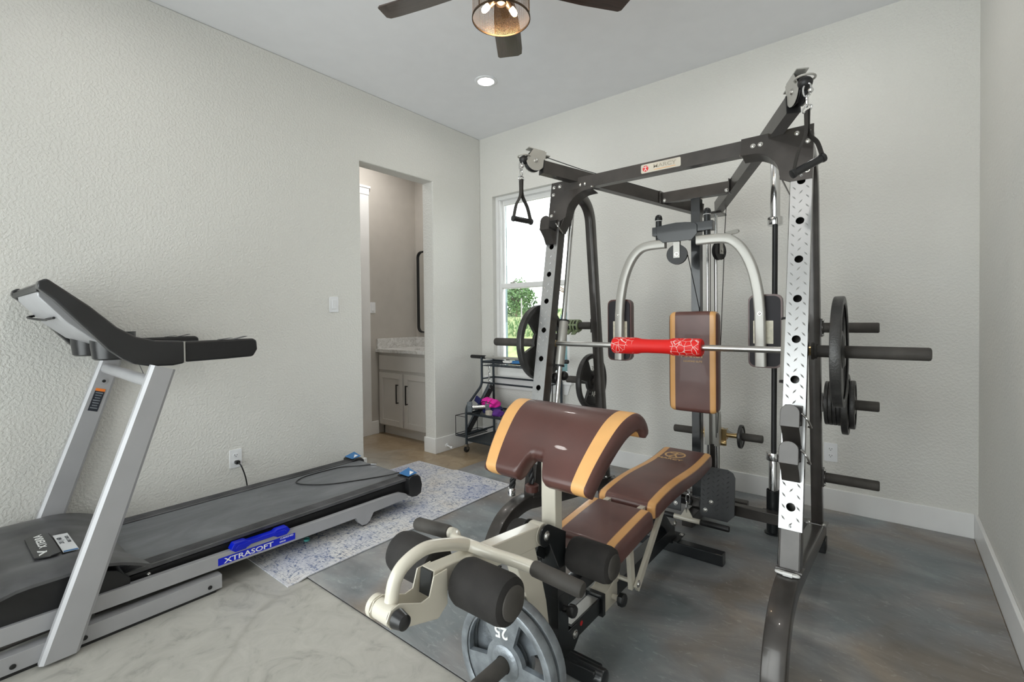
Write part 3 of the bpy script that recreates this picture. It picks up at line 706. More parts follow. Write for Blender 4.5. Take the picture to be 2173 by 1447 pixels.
    mb = MB(); mb.cyl((xg, y19.y+.105, 1.95), (xg, y03.y+.12, .25), .0135, 18); part('guide_rod', mb, 'chrome', sm)
    yb = on_up(s, 1.09).y+.115; a = V((xg, yb-.024, .965)); bq = V((xg, yb+.026, 1.215))
    mb = MB(); mb.cyl(a, bq, .026, 24, 0, .003); mb.cyl(bq, bq+(bq-a).normalized()*.008, .028, 24, 1); mb.cyl(a, a-(bq-a).normalized()*.01, .028, 24, 1)
    part('bar_carriage', mb, ['arm_grey', 'rubber_black'], sm)
# crossbeams, overhead arms
mb = MB(); mb.obox((X0, -1.203, 1.998), EX*(XR-XL)/2*.93, (0, .025, 0), (0, 0, .033))
for x in (XL+.235, XR-.24):
    screw(mb, (x, -1.228, 1.965), (0, -.2, -1), .009, 1)
cb = part('crossbeam', mb, ['frame_black', 'bolt_zinc'], sm, .004)
bd = MB(); bo = V((2.352, -1.2285, 1.998)); bd.prism(rrect(.205, .045, .007, 4), bo, EX, (0, 0, 1), (0, -.002, 0), 0)
bd.text('MARCY', bo+V((.022, -.0022, .004)), EX, (0, 0, 1), .026, .0006, 1, True, 1.35)
bd.prism(circ(-.078, 0, .0155, 24), bo+V((0, -.0022, 0)), EX, (0, 0, 1), (0, -.0006, 0), 2)
bd.obox(bo+V((.022, -.0023, -.0135)), EX*.055, (0, .0003, 0), (0, 0, .0015), 3)
def figure(mb, c, ux, uy, n, r, m):
    c, ux, uy, n = V(c), V(ux), V(uy), V(n)
    mb.prism(circ(0, .62*r, .16*r, 10), c, ux, uy, n, m)
    for a, b, wd in (((0, .38), (-.72, .50), .17), ((0, .38), (.72, .50), .17), ((0, .42), (0, -.1), .22), ((0, -.05), (-.42, -.78), .2), ((0, -.05), (.42, -.78), .2)):
        A, Bq = c+ux*a[0]*r+uy*a[1]*r, c+ux*b[0]*r+uy*b[1]*r; dd = (Bq-A).normalized(); sd = n.normalized().cross(dd)
        mb.add([A+sd*wd*r/2, A-sd*wd*r/2, Bq-sd*wd*r/2, Bq+sd*wd*r/2]+[p+n for p in (A+sd*wd*r/2, A-sd*wd*r/2, Bq-sd*wd*r/2, Bq+sd*wd*r/2)], [(0, 1, 2, 3), (4, 5, 6, 7), (0, 1, 5, 4), (1, 2, 6, 5), (2, 3, 7, 6), (3, 0, 4, 7)], m)
figure(bd, bo+V((-.078, -.003, 0)), EX, (0, 0, 1), (0, -.0005, 0), .0155, 4)
part('brand_badge', bd, ['badge_plate', 'badge_text', 'red_paint', 'vinyl_tan', 'letter_white'], cb, 0, 'silver badge with red emblem and raised lettering')
ARM = {}
for s in (-1, 1):
    A = V((X0+s*.607, -1.405, 2.070)); Bq = V((X0+s*.055, -.40, 1.925)); d = (Bq-A).normalized(); side = V((0, 0, 1)).cross(d).normalized(); upv = d.cross(side)
    if upv.z < 0: upv = -upv
    mb = MB(); mb.beam(A, Bq, .05, .07, side); mb.beam(A-d*.002, A+d*.004, .052, .072, side, 1)
    for k in (.30, .72, .93): screw(mb, A+d*k*(Bq-A).length-side*s*0+upv*.035, upv, .008, 2)
    if s > 0: mb.obox(A+d*.14-side*.0255, d*.05, side*.0006, upv*.018, 3)
    ov = part('overhead_arm', mb, ['frame_black', 'rubber_black', 'bolt_zinc', 'label_paper'], sm, .004)
    pc_ = A-d*.050+upv*.022; ARM[s] = (A, d, side, upv, pc_)
    br = MB()
    for q in (-1, 1):
        br.prism([(.055*math.cos(t), .055*math.sin(t)) for t in [PI*k/10+PI for k in range(11)]]+[(.06, .06), (-.02, .062)], pc_+side*q*.019, -d*-1, upv, side*q*.003)
    br.obox(pc_+d*.05+upv*.045, d*.035, side*.021, upv*.003); br.obox(pc_+d*.0+upv*.062, d*.05, side*.022, upv*.0025)
    for q in (-1, 1): screw(br, pc_+side*q*.022, side*q, .010, 1)
    pb = part('pulley_bracket', br, ['arm_grey', 'bolt_zinc'], ov, .001)
    wl = MB(); wl.lathe(pc_-side*.014, side, [(.012, 0), (.052, 0), (.053, .003), (.042, .011), (.042, .017), (.053, .025), (.052, .028), (.012, .028)], 32); part('pulley_wheel', wl, 'rubber_black', ov)
    st = MB(); sp_ = pc_-d*.062-upv*.005; st.ball(sp_, .026, 16, 0, (1, 1, .9)); part('cable_stopper', st, 'rubber_black', ov)
    cg = MB(); cg.tube([sp_+V((math.cos(a), math.sin(a), .35*math.cos(a)*0))*.034+upv*.018 for a in [2*PI*k/20 for k in range(20)]], .004, 8, 0, False, True); part('cable_guard', cg, 'arm_grey', ov)
mb = MB(); mb.box(X0-.195, X0+.195, -.705, -.655, 1.935, 2.0)
for s in (-1, 1): mb.obox((X0+s*.198, -.68, 1.968), EX*.003, V((0, .05, 0)), V((0, 0, .04)), 0); screw(mb, (X0+s*.18, -.706, 1.95), (0, -1, 0), .008, 1)
part('brace_bar', mb, ['frame_black', 'bolt_zinc'], sm, .004)
# centre post, rear crossbar, tower
mb = MB(); mb.obox((X0, -.66, 1.03), EX*.026, (0, .026, 0), (0, 0, .905)); mb.obox((X0, -.66, .33), EX*.034, (0, .034, 0), (0, 0, .05)); screw(mb, (X0-.02, -.694, .37), (0, -1, 0), .008, 1)
part('center_post', mb, ['bench_black', 'bolt_zinc'], sm, .004)
mb = MB(); mb.box(XL-.01, XR+.0, -.70, -.65, .095, .155); part('rear_crossbar', mb, 'frame_black', sm, .004)
mb = MB(); mb.box(X0-.03, X0+.03, -.86, -.25, .03, .09); mb.box(X0-.2, X0+.2, -.34, -.28, .008, .05); part('tower_base', mb, 'frame_black', sm, .004)
mb = MB(); mb.box(X0-.028, X0+.028, -.345, -.295, .05, .40); mb.box(X0-.05, X0+.07, -.43, -.29, .085, .10); part('tower_foot', mb, 'frame_black', sm, .003)
mb = MB(); mb.box(X0-.06, X0+.075, -.43, -.29, 1.885, 1.90); part('tower_bracket', mb, 'frame_black', sm, .003)
for x in (2.334, 2.386):
    mb = MB(); mb.cyl((x, -.385, .10), (x, -.385, 1.89), .0105, 14); part('lift_rod', mb, 'chrome', sm)
mb = MB(); mb.box(2.315, 2.345, -.405, -.36, .40, .62); mb.box(2.375, 2.405, -.405, -.36, .40, .62, 0); mb.box(2.315, 2.405, -.365, -.35, .40, .60)
mb.cyl((2.12, -.31, .462), (2.60, -.31, .462), .016, 14, 1); mb.box(2.29, 2.43, -.335, -.285, .43, .50, 1)
mb.prism([(2.41, .45), (2.49, .452), (2.485, .472), (2.41, .51)], (0, -.318, 0), EX, (0, 0, 1), (0, .006, 0), 0)
mb.cyl((2.085, -.31, .462), (2.25, -.31, .462), .0245, 22, 2, .005); mb.cyl((2.49, -.31, .462), (2.64, -.31, .462), .0245, 22, 2, .005)
mb.cyl((2.40, -.352, .415), (2.435, -.345, .415), .018, 14, 1, .004)
part('weight_carriage', mb, ['arm_grey', 'brass', 'grip_rubber'], sm, .002)
# low pulley foot plates
for s in (-1, 1):
    a, b = (X0+.055, X0+.238) if s > 0 else (X0-.238, X0-.055)
    o = V(((a+b)/2, -.80, .09)); uy = V((0, .12, 1)).normalized(); nrm = V((0, -uy.z, uy.y)); wd, ht = b-a, .285
    pts = [(-wd/2, 0), (wd/2-.035, 0), (wd/2, .04), (wd/2, ht-.04), (wd/2-.012, ht-.014), (wd/2-.04, ht), (-wd/2+.03, ht), (-wd/2, ht-.03)]
    if s < 0: pts = [(-x, y) for x, y in pts][::-1]
    mb = MB(); mb.prism(pts, o, EX, uy, nrm*.006); j = 0; v = .015
    while v < ht-.012:
        for i in range(7):
            u = -wd/2+.016+i*.026+(.0)*j
            if abs(u) < wd/2-.012 and (v > .05 or abs(u) < wd/2-.05): lozenge(mb, o+nrm*.006+EX*u+uy*(v+(.0125 if i % 2 else 0)), (EX*(1 if (i) % 2 else -1)*.72+uy*.7).normalized(), nrm, .0125, .003, .0018)
        v += .027; j += 1
    mb.beam(o-nrm*.004+uy*.06, V((X0+s*.03, -.70, .12)), .03, .03, (0, 0, 1)); screw(mb, o+nrm*.007-EX*s*(wd/2-.03)+uy*.04, nrm, .009, 1); screw(mb, o+nrm*.007-EX*s*(wd/2-.06)+uy*.09, nrm, .009, 1)
    part('foot_plate', mb, ['rubber_plate', 'bolt_zinc'], sm, .0015)
# seat-back pad on the tower with its print
mb = MB(); cushion(mb, (X0, -.695, .967), EX, (0, 0, 1), (0, -1, 0), .284, .595, .06, .04, .022)
bp_ = part('back_pad', mb, 'vinyl_pad', sm, 0, 'brown vinyl pad with tan side stripes')
tx = MB(); tx.text('MARCY', (X0+.005, -.7615, 1.005), EX, (0, 0, 1), .030, .0012, 0, True, 1.3); tx.text('DIAMOND ELITE', (X0+.005, -.761, .972), EX, (0, 0, 1), .014, .0012, 0, True, 1.05); part('pad_print', tx, 'logo_gold', bp_)
# fly station
mb = MB(); yf = -.90
mb.prism([(-.115, .045), (-.05, .052), (.0, .055), (.05, .052), (.10, .045), (.115, .03), (.115, -.018), (.085, -.05), (-.075, -.05), (-.108, -.02)], (X0-.03, yf-.03, 1.705), EX, (0, 0, 1), (0, .006, 0))
mb.box(X0-.17, X0+.165, yf-.024, yf+.024, 1.70, 1.75); mb.beam((X0, yf+.02, 1.715), (X0, -.68, 1.715), .08, .05, EX)
for s in (-1, 1):
    px = X0+s*.135-.005; mb.cyl((px, yf, 1.652), (px, yf, 1.79), .017, 16); mb.lathe((px, yf, 1.786), (0, 0, 1), [(.0205, 0), (.0205, .004)], 18, 1); mb.lathe((px, yf, 1.79), (0, 0, 1), [(.0205, 0), (.021, .012), (.017, .026), (.008, .033), (.001, .034)], 18, 2)
part('fly_head', mb, ['bench_black', 'letter_white', 'plastic_black'], sm, .003)
for s in (-1, 1):
    pth = [(X0+s*q, -.90, z) for q, z in ((.075 if s > 0 else .10, 1.652), (.20, 1.65), (.258, 1.632), (.31, 1.575), (.352, 1.48), (.378, 1.36), (.388, 1.25))]
    pth = smooth(pth, 6)+[V((X0+s*.392, -.90, .975))]
    mb = MB(); mb.sweep(pth, rrect(.04, .05, .008, 3), (0, 1, 0)); screw(mb, (X0+s*.390, -.921, 1.245), (0, -1, 0), .007, 1); screw(mb, (X0+s*.391, -.921, 1.07), (0, -1, 0), .007, 1)
    if s > 0: mb.beam((X0+.22, -.885, 1.672), (X0+.275, -.862, 1.685), .02, .03, (0, 0, 1)); screw(mb, (X0+.277, -.861, 1.685), (1, .5, 0), .007, 1)
    fa = part('fly_arm', mb, ['arm_grey', 'bolt_zinc'], sm, 0)
    pd = MB(); cx = X0+s*.405; cushion(pd, (cx, -.872, 1.155), EX, (0, 0, 1), (0, 1, 0), .158, .378, .055, .035, .02)
    pd.prism(rrect(.142, .36, .03, 4), (cx, -.873, 1.155), EX, (0, 0, 1), (0, -.003, 0), 1)
    po = part('arm_pad', pd, ['vinyl_brown', 'vinyl_dark'], fa, 0, 'brown vinyl pad with a black backing')
    lb = MB(); lb.prism(rrect(.093, .118, .002, 1), (X0+s*.398+(.0), -.8765, 1.15), EX, (0, 0, 1), (0, -.0008, 0)); part('paper_label', lb, 'label_paper', po)
def wheel(c, ax, r, mats, name='pulley'):
    ax = V(ax).normalized(); mb = MB(); mb.lathe(V(c)-ax*.012, ax, [(.01, 0), (r, 0), (r, .003), (r*.84, .01), (r*.84, .014), (r, .021), (r, .024), (.01, .024)], 32)
    mb.lathe(V(c)-ax*.0135, ax, [(r*.93, 0), (r*.86, 0), (r*.86, .002)], 32, 1, False)
    for q in (-1, 1): mb.obox(V(c)+ax*q*.017+V((0, 0, .035)), ax*.002, ax.cross(V((0, 0, 1)))*.017, (0, 0, .055), 2); screw(mb, V(c)+ax*q*.019, ax*q, .008, 3)
    return part(name, mb, mats, sm)
wheel((2.318, -.90, 1.585), (.15, -1, 0), .056, ['rubber_black', 'bolt_zinc', 'arm_grey', 'bolt_zinc'])
wheel((2.425, -.46, 1.64), (1, -.35, 0), .056, ['rubber_black', 'bolt_zinc', 'arm_grey', 'bolt_zinc'])
cab = MB()
for a, b in (((2.374, -.89, 1.58), (2.374, -.6905, 1.28)), ((2.374, -.6905, 1.28), (2.374, -.6905, .50)), ((2.402, -.48, 1.64), (2.392, -.42, .46)), ((2.45, -.44, 1.64), (2.41, -.46, .5)), ((2.36, -.43, .62), (2.365, -.43, 1.88)), ((2.45, -.45, 1.66), (2.47, -.47, 1.90))): cab.cyl(a, b, .0026, 6)
for s in (-1, 1):
    A, d, sd, u, p = ARM[s]; cab.tube([p+u*.046+d*.0, A+d*.25+u*.05, A+d*.95+u*.045], .0026, 6)
part('cable', cab, 'rubber_black', sm)
# smith bar
YB, ZB_ = -1.287, 1.087
bar = MB(); bar.cyl((XL+.03, YB, ZB_), (XR-.02, YB, ZB_), .0142, 20)
for s in (-1, 1):
    x = XR if s > 0 else XL
    bar.cyl((x-s*.03, YB, ZB_), (x+s*.065, YB, ZB_), .019, 20, 1); bar.lathe((x+s*.036, YB, ZB_), (s, 0, 0), [(.036, 0), (.036, .006), (.03, .012), (.03, .018)], 24, 2); bar.cyl((x+s*.045, YB, ZB_), ((3.379 if s > 0 else 1.291), YB, ZB_), .0245, 28, 2, .008)
part('smith_bar', bar, ['steel', 'brass', 'grip_rubber'], sm)
# holder for the upright bar
mb = MB(); mb.lathe((2.745, -.595, .008), (0, 0, 1), [(.045, 0), (.045, .006), (.034, .010), (.034, .245), (.031, .245), (.031, .012)], 28); mb.box(2.70, 2.79, -.652, -.625, .10, .15); part('bar_holder', mb, 'bench_black', sm)
mb = MB(); mb.box(2.80, 2.90, -.64, -.56, .008, .09); part('rear_wheel_box', mb, 'rubber_black', sm, .008)

# ------------------------------------------------------------------ hooks on the uprights
def hook(s, z, label):
    p = on_up(s, z); B, d, n, L = upframe(s); p = p+n*.0065; w = .030
    o = thing('barbell_hook', label, 'barbell hook', tuple(p), 'hooks on the uprights')
    mb = MB(); prof = [(0, 0), (0, .15), (.006, .15), (.006, .075), (.082, .072), (.082, .078), (.088, .078), (.088, .066), (.045, .035), (.018, 0)]
    mb.prism(prof, p-EX*w, n, d, EX*2*w)
    lp = rrect(2*w+.004, .10, .030, 5); lp = [(x, max(y, -.05) if y > 0 else -.05 if abs(y) > .02 else y) for x, y in lp]
    mb.prism([(-w-.002, -.03), (w+.002, -.03)]+[(x, y+.012) for x, y in rrect(2*w+.004, .08, .03, 5) if y > -.01], p+n*.082+d*.095, EX, d, n*.007)
    part('saddle', mb, 'frame_black', o, .002)
    mb = MB(); mb.prism([(.006, .077), (.082, .074), (.082, .125), (.076, .125), (.076, .085), (.012, .088), (.012, .145), (.006, .145)], p-EX*(w-.004), n, d, EX*(2*w-.008)); part('liner', mb, 'rubber_black', o, .001)
    mb = MB(); mb.tube(fillet([p+EX*.030+n*.02+d*.12, p+EX*.050+n*.03+d*.10, p+EX*.058-n*.02+d*.07, p+EX*.046-n*.035+d*.075], .012, 4), .004, 8); part('pull_pin', mb, 'steel', o)
    return o
hook(1, .742, 'black barbell hook on the right upright, upper of the pair below the bar')
hook(1, .612, 'black barbell hook on the right upright, lower of the pair near the floor')
hook(-1, 1.655, 'black barbell hook high on the left upright in front of the window')

# ------------------------------------------------------------------ pull handles
def handle(s, top, g0, g1, label):
    top, g0, g1 = V(top), V(g0), V(g1); o = thing('pull_stirrup', label, 'cable handle', tuple(top), 'cable handles on the overhead arms')
    r = MB(); r.tube([top+V((.013*math.cos(a), 0, .026*math.sin(a)-.005)) for a in [2*PI*k/16 for k in range(16)]], .0035, 8, 0, False, True); r.tube([top+V((0, .011*math.cos(a), .022*math.sin(a)-.045)) for a in [2*PI*k/16 for k in range(16)]], .0035, 8, 0, False, True)
    ax = (g1-g0).normalized(); r.tube([top+V((0, 0, -.075))+(ax*math.cos(a)*.019+V((0, 0, 1))*math.sin(a)*.012) for a in [2*PI*k/16 for k in range(16)]], .003, 8, 0, False, True); r.ball(top+V((.012, -.006, -.012)), .01, 10)
    part('carabiner', r, 'chrome', o)
    st = MB(); a = top+V((0, 0, -.08)); sd = ax.cross(V((0, 0, 1))).normalized(); jn = a+V((0, 0, -.085))
    for e, k in ((g0, -1), (g1, 1)):
        e2 = e+(g1-g0)*(.04 if k < 0 else -.04); st.ribbon(smooth([a+ax*.004*k, jn+ax*.006*k, jn+(e2-jn)*.45+ax*k*.012, e2], 6), .026, .003, sd.cross(V((0, 0, 1))) if False else sd)
    part('strap', st, 'web_black', o)
    gp = MB(); gp.cyl(g0, g1, .0145, 20, 0, .003)
    for e, k in ((g0, -1), (g1, 1)): gp.cyl(e+ax*k*.001, e-ax*k*.012, .0175, 20, 0, .003)
    part('grip', gp, 'plastic_black', o)
for s, lab in ((-1, 'black strap cable handle hanging in front of the window'), (1, 'black strap cable handle hanging beside the right upright')):
    A, d, sd, u, p = ARM[s]; t = p-d*.075-u*.035
    if s < 0: handle(s, t, t+V((-.01, -.065, -.300)), t+V((.02, .065, -.305)), lab)
    else: handle(s, t, t+V((-.045, -.03, -.315)), t+V((.050, .03, -.255)), lab)

# ------------------------------------------------------------------ red bar pad, weight plates, collars, bars
rp_ = MB(); a, b = 2.117, 2.571; Lp = b-a
prof = [(.036, 0), (.041, .004), (.042, .09), (.041, .135), (.036, .155), (.0345, .19), (.0345, .26), (.036, .295), (.041, .315), (.042, .36), (.041, Lp-.004), (.036, Lp), (.0165, Lp), (.0165, 0)]
prof = [(max(r, 0), t) for r, t in prof]
mb = MB(); mb.lathe((a, YB, ZB_), (1, 0, 0), prof[:-2], 36, 0, False); mb.lathe((a, YB, ZB_), (1, 0, 0), [(.0155, 0), (.036, 0)], 36, 0, False); mb.lathe((a, YB, ZB_), (1, 0, 0), [(.036, Lp), (.0155, Lp)], 36, 0, False); mb.lathe((a, YB, ZB_), (1, 0, 0), [(.0155, 0), (.0155, Lp)], 24, 0, False)
red = thing('bar_pad', 'red foam bar pad with white crackle pattern around the middle of the bar', 'bar pad', (a+Lp/2, YB, ZB_-.042))
part('foam_tube', mb, 'foam_red', red)
for q0, q1 in ((.006, .125), (.315, Lp-.006)):
    mb = MB(); mb.lathe((a, YB, ZB_), (1, 0, 0), [(.0424, q0), (.0428, q0+.01), (.0428, q1-.01), (.0424, q1)], 36, 0, False); part('crackle_print', mb, 'crackle_red', red)

def plate_mesh(R, T, hole=.0265, windows=3, rim=.10):
    # Olympic grip plate around local +Z: thick rim, dished web with cut windows, raised hub
    mb = MB(); ri = R*(1-rim-.04); rh = max(.05, R*.30)
    def ring(r0, r1, z0, z1): mb.lathe((0, 0, 0), (0, 0, 1), [(r0, z0), (r0, z1), (r0+.002, z1+.002) if False else (r0, z1), (r1, z1), (r1, z0), (r0, z0)], 56, 0, False)
    e = min(.005, T*.2)
    mb.lathe((0, 0, 0), (0, 0, 1), [(ri, T*.12), (ri+e, 0), (R-e, 0), (R-.3*e, .3*e), (R, e), (R, T-e), (R-.3*e, T-.3*e), (R-e, T), (ri+e, T), (ri, T*.88)], 64, 0, False)
    mb.lathe((0, 0, 0), (0, 0, 1), [(hole, 0), (rh*.82, 0), (rh, T*.2), (rh, T*.8), (rh*.82, T), (hole, T), (hole, 0)], 48, 0, False)
    r0, r1 = rh*.9, ri+.004
    if windows:
        holes = []
        for k in range(windows):
            c = 2*PI*k/windows+PI/2; w0, w1 = .80*(3/windows), .86*(3/windows); a0, a1 = rh+.014, ri-.006
            arcs = [(a1*math.cos(c+t), a1*math.sin(c+t)) for t in [w1*(j/6-.5)*2*.62 for j in range(7)]]+[(a0*1.04*math.cos(c+t), a0*1.04*math.sin(c+t)) for t in [w0*(.5-j/4)*2*.55 for j in range(5)]]
            holes.append(arcs)
        mb.prism(circ(0, 0, r1, 72), (0, 0, T*.24), (1, 0, 0), (0, 1, 0), (0, 0, T*.52), 0, [circ(0, 0, r0, 36)]+holes)
    else:
        mb.prism(circ(0, 0, r1, 56), (0, 0, T*.26), (1, 0, 0), (0, 1, 0), (0, 0, T*.48), 0, [circ(0, 0, r0, 36)])
    return mb
_pm = {}
def weight(R, T, c, ax, up, label, group=None, mt='iron_black', windows=3, marks=(), both=False, cat='weight plate'):
    # c: centre of the back face, ax: the plate's axis, up: which way its top points
    key = (R, T, mt, windows)
    if key not in _pm: _pm[key] = mesh_of('weight_plate', plate_mesh(R, T, .0265, windows), mt, V((0, 0, 0)))
    z = V(ax).normalized(); x = V(up).cross(z).normalized(); y = z.cross(x)
    o = bpy.data.objects.new('weight_plate', _pm[key]); C.objects.link(o)
    mw = Matrix((x, y, z)).transposed().to_4x4(); mw.translation = V(c); o.matrix_world = mw
    tag(o, label, cat, group)
    if marks:
        mb = MB()
        for txt, rr, size, fl in marks:
            p = V((0, rr, T*.77)); mb.text(txt, p, (1*fl, 0, 0), (0, fl, 0), size, .003, 0, True, 1.1)
        q = bpy.data.objects.new('raised_lettering', mesh_of('raised_lettering', mb, 'letter_white', V((0, 0, 0)))); C.objects.link(q); q.parent = o; q['label'] = 'white raised weight lettering'
    return o
GP = 'weight plates on the machine'
weight(.222, .036, (XL-.094, YB, ZB_+.004), (1, 0, 0), (0, .3, -1), 'large black weight plate on the left end of the bar', GP, marks=())
weight(.222, .036, (3.085, YB, ZB_-.0), (1, 0, 0), (0, .2, 1), 'large black weight plate on the right end of the bar', GP)
yy = -.675-.105*(.795-.14); zz = .797-.0
for i, xx in enumerate((3.006, 3.023, 3.040, 3.057)):
    weight(.108, .016, (xx, yy, zz-.002), (1, 0, 0), (0, 1, .3*i), ['small black weight plate on the right storage peg, first from the post', 'small black weight plate on the right storage peg, second from the post', 'small black weight plate on the right storage peg, third from the post', 'small black weight plate on the right storage peg, fourth from the post'][i], GP, windows=0)
weight(.148, .028, (3.076, yy, zz-.002), (1, 0, 0), (0, 0, 1), 'medium black weight plate on the right storage peg beyond the small ones', GP)
weight(.118, .022, (3.107, yy, zz-.002), (1, 0, 0), (0, 0, 1), 'outermost black weight plate on the right storage peg', GP)
yl = -.675-.105*(.805-.14)
pl35 = weight(.187, .034, (1.697, yl, .803), (-1, 0, 0), (0, .15, 1), 'black weight plate with raised 35 on the left storage peg', GP, windows=3, marks=())
lt = MB(); lt.text('35', (0, .085, .034*.22), (-1, 0, 0), (0, 1, 0), .048, -.003, 0, True, 1.2); lt.text('CAP', (0, -.085, .034*.22), (-1, 0, 0), (0, 1, 0), .045, -.003, 0, True, 1.2)
q = bpy.data.objects.new('raised_lettering', mesh_of('raised_lettering', lt, 'bolt_zinc', V((0, 0, 0)))); C.objects.link(q); q.parent = pl35; q['label'] = 'raised pale lettering'
weight(.075, .018, (2.505, -.31, .462), (1, 0, 0), (0, 0, 1), 'small weight plate on the low carriage behind the bench', GP, windows=3)
# two green clamp collars on the left upper peg
yg = -.675-.105*(1.18-.14)
for i, xx in enumerate((1.595, 1.545)):
    o = thing('clamp_collar', ['olive green clamp collar on the upper left peg, nearer the post', 'olive green clamp collar on the upper left peg, nearer the window'][i], 'clamp collar', (xx, yg, 1.18), 'green clamp collars')
    mb = MB()
    for k in (0, .028): mb.lathe((xx+.02-k-.012, yg, 1.18), (1, 0, 0), [(.0255, 0), (.040, 0), (.042, .004), (.040, .012), (.0255, .012), (.0255, 0)], 26, 0, False)
    for a in (20, 95, 170, 245, 320): mb.obox((xx-.006, yg+.036*math.cos(math.radians(a)), 1.18+.036*math.sin(math.radians(a))), EX*.02, (0, .006, 0), (0, 0, .006))
    part('clamp_ring', mb, 'clamp_green', o, .001)
    mb = MB(); mb.lathe((xx-.02, yg, 1.18), (1, 0, 0), [(.0252, 0), (.034, 0), (.034, .028), (.0252, .028)], 22, 0, False); part('liner', mb, 'rubber_black', o)
    mb = MB(); mb.obox((xx-.004, yg-.03, 1.135), EX*.016, (0, .022, .012), (0, -.002, .004)); mb.obox((xx-.004, yg-.005, 1.142), EX*.02, (0, .006, 0), (0, 0, .008)); part('lever', mb, 'clamp_green', o, .001)
# Olympic bar standing in its holder
ob = thing('olympic_bar', 'chrome and black olympic bar standing upright in the floor holder', 'barbell', (2.745, -.595, .02))
tb_ = V((.016, -.0, 2.11)); a = V((2.745, -.595, .022)); d = tb_.normalized()
mb = MB(); mb.cyl(a+d*.40, a+d*1.72, .0142, 16); part('shaft', mb, 'rubber_black', ob)
for r0, r1, c0 in ((.0, .43, .40), (1.725, 2.10, 1.715)):
    mb = MB(); mb.cyl(a+d*r0, a+d*r1, .0252, 24, 0, .003); q = a+d*(c0 if c0 < 1 else c0-.0); mb.cyl(q-d*.0, q+d*.045, .0385, 28, 0, .003); part('sleeve', mb, 'chrome', ob)
# low row bar hanging from the low pulley
lr = thing('row_bar', 'short cream cable bar with black grips hanging at the foot plates', 'cable bar', (2.36, -.89, .085))
mb = MB(); mb.cyl((2.29, -.89, .09), (2.435, -.89, .09), .014, 18); mb.prism([(-.035, .01), (.035, .01), (.01, .055), (-.01, .055)], (2.362, -.893, .09), EX, (0, 0, 1), (0, .006, 0)); part('bar', mb, 'cream_paint', lr)
for x0_, x1_ in ((2.16, 2.29), (2.435, 2.588)):
    mb = MB(); mb.cyl((x0_, -.89, .09), (x1_, -.89, .09), .0155, 18, 0, .005); part('grip', mb, 'rubber_black', lr)
ch = MB()
for k in range(4):
    c = V((2.362+.002*k, -.89+.012*k, .155+.045*k)); ch.tube([c+(V((1, 0, 0)) if k % 2 else V((0, 1, 0)))*.011*math.cos(t)+V((0, 0, 1))*.027*math.sin(t) for t in [2*PI*j/14 for j in range(14)]], .0034, 7, 0, False, True)
part('chain', ch, 'chrome', lr)
lp_ = MB(); lp_.box(2.335, 2.39, -.86, -.80, .30, .36); lp_.ball((2.364, -.855, .325), .026, 14); lp_.beam((2.362, -.83, .34), (2.362, -.70, .40), .03, .03); part('low_pulley', lp_, 'rubber_black', sm, .004)
# twisted triceps rope draped over the left rail
tr = thing('triceps_rope', 'black twisted triceps rope with rubber ends beside the left upright', 'cable rope', (1.70, -1.60, .28))
def rope(pts, name):
    base_ = smooth(pts, 12); n = len(base_); mb = MB()
    for st in range(3):
        path = []
        for i, p in enumerate(base_):
            t = (base_[min(i+1, n-1)]-base_[max(i-1, 0)]).normalized(); e = t.cross(V((0, 1, 0))).normalized(); g = t.cross(e); an = i*.42+st*2*PI/3
            path.append(p+(e*math.cos(an)+g*math.sin(an))*.0075)
        mb.tube(path, .0095, 8)
    return part(name, mb, 'rubber_black', tr)
rope([(1.683, -1.625, .30), (1.687, -1.618, .37), (1.70, -1.605, .44), (1.725, -1.60, .475), (1.755, -1.585, .47), (1.772, -1.575, .44), (1.778, -1.57, .36)], 'twisted_rope')
mb = MB(); mb.lathe((1.683, -1.625, .292), (0, 0, 1), [(.021, 0), (.021, .035), (.017, .04)], 18); part('ferrule', mb, 'chrome', tr)
mb = MB(); mb.lathe((1.778, -1.57, .315), (0, 0, 1), [(.018, 0), (.036, .004), (.037, .035), (.030, .04), (.02, .04)], 22); part('rubber_stop', mb, 'vinyl_brown', tr)
ql = MB(); qc = V((XR-.002, -1.632, .298)); ql.tube([qc+V((.036*math.cos(t), .014*math.sin(t), -.0028*math.sin(t))) for t in [2*PI*j/24 for j in range(24)]], .005, 10, 0, False, True); ql.cyl(qc+V((-.012, -.014, .003)), qc+V((.018, -.014, .003)), .0075, 6)
single('quick_link', ql, 'letter_white', 'pale oval chain link lying on the right base rail in front of the upright', 'chain link')

# ------------------------------------------------------------------ weight bench
be = thing('weight_bench', 'weight bench with brown and tan pads, preacher pad and foam leg rollers', 'weight bench', (X0, -1.6, .008))
zf = .008
mb = MB(); mb.sweep(fillet([(X0, -2.20, .255), (X0, -1.30, .250), (X0, -1.12, .06)], .10, 8), rrect(.055, .06, .005, 2), EX)
mb.obox((X0, -1.10, .068), EX*.05, (0, .06, 0), (0, 0, .003)); 
for dx in (-.04, .04): screw(mb, (X0+dx, -1.065, .071), (0, 0, 1), .009, 1)
screw(mb, (X0+.029, -1.135, .155), (1, 0, 0), .014, 1)
part('main_frame', mb, ['bench_black', 'bolt_zinc'], be, .002)
mb = MB(); mb.box(X0-.27, X0+.27, -1.155, -1.10, zf, .065); part('rear_foot', mb, 'bench_black', be, .004)
mb = MB(); mb.box(X0-.17, X0+.15, -2.215, -2.155, zf, .062); mb.cyl((X0-.19, -2.185, .036), (X0+.175, -2.185, .036), .030, 18, 0, .008); part('front_foot', mb, 'bench_black', be, .006)
mb = MB(); mb.box(X0-.033, X0+.033, -2.247, -2.183, .05, .288); part('front_post', mb, 'bench_black', be, .003)
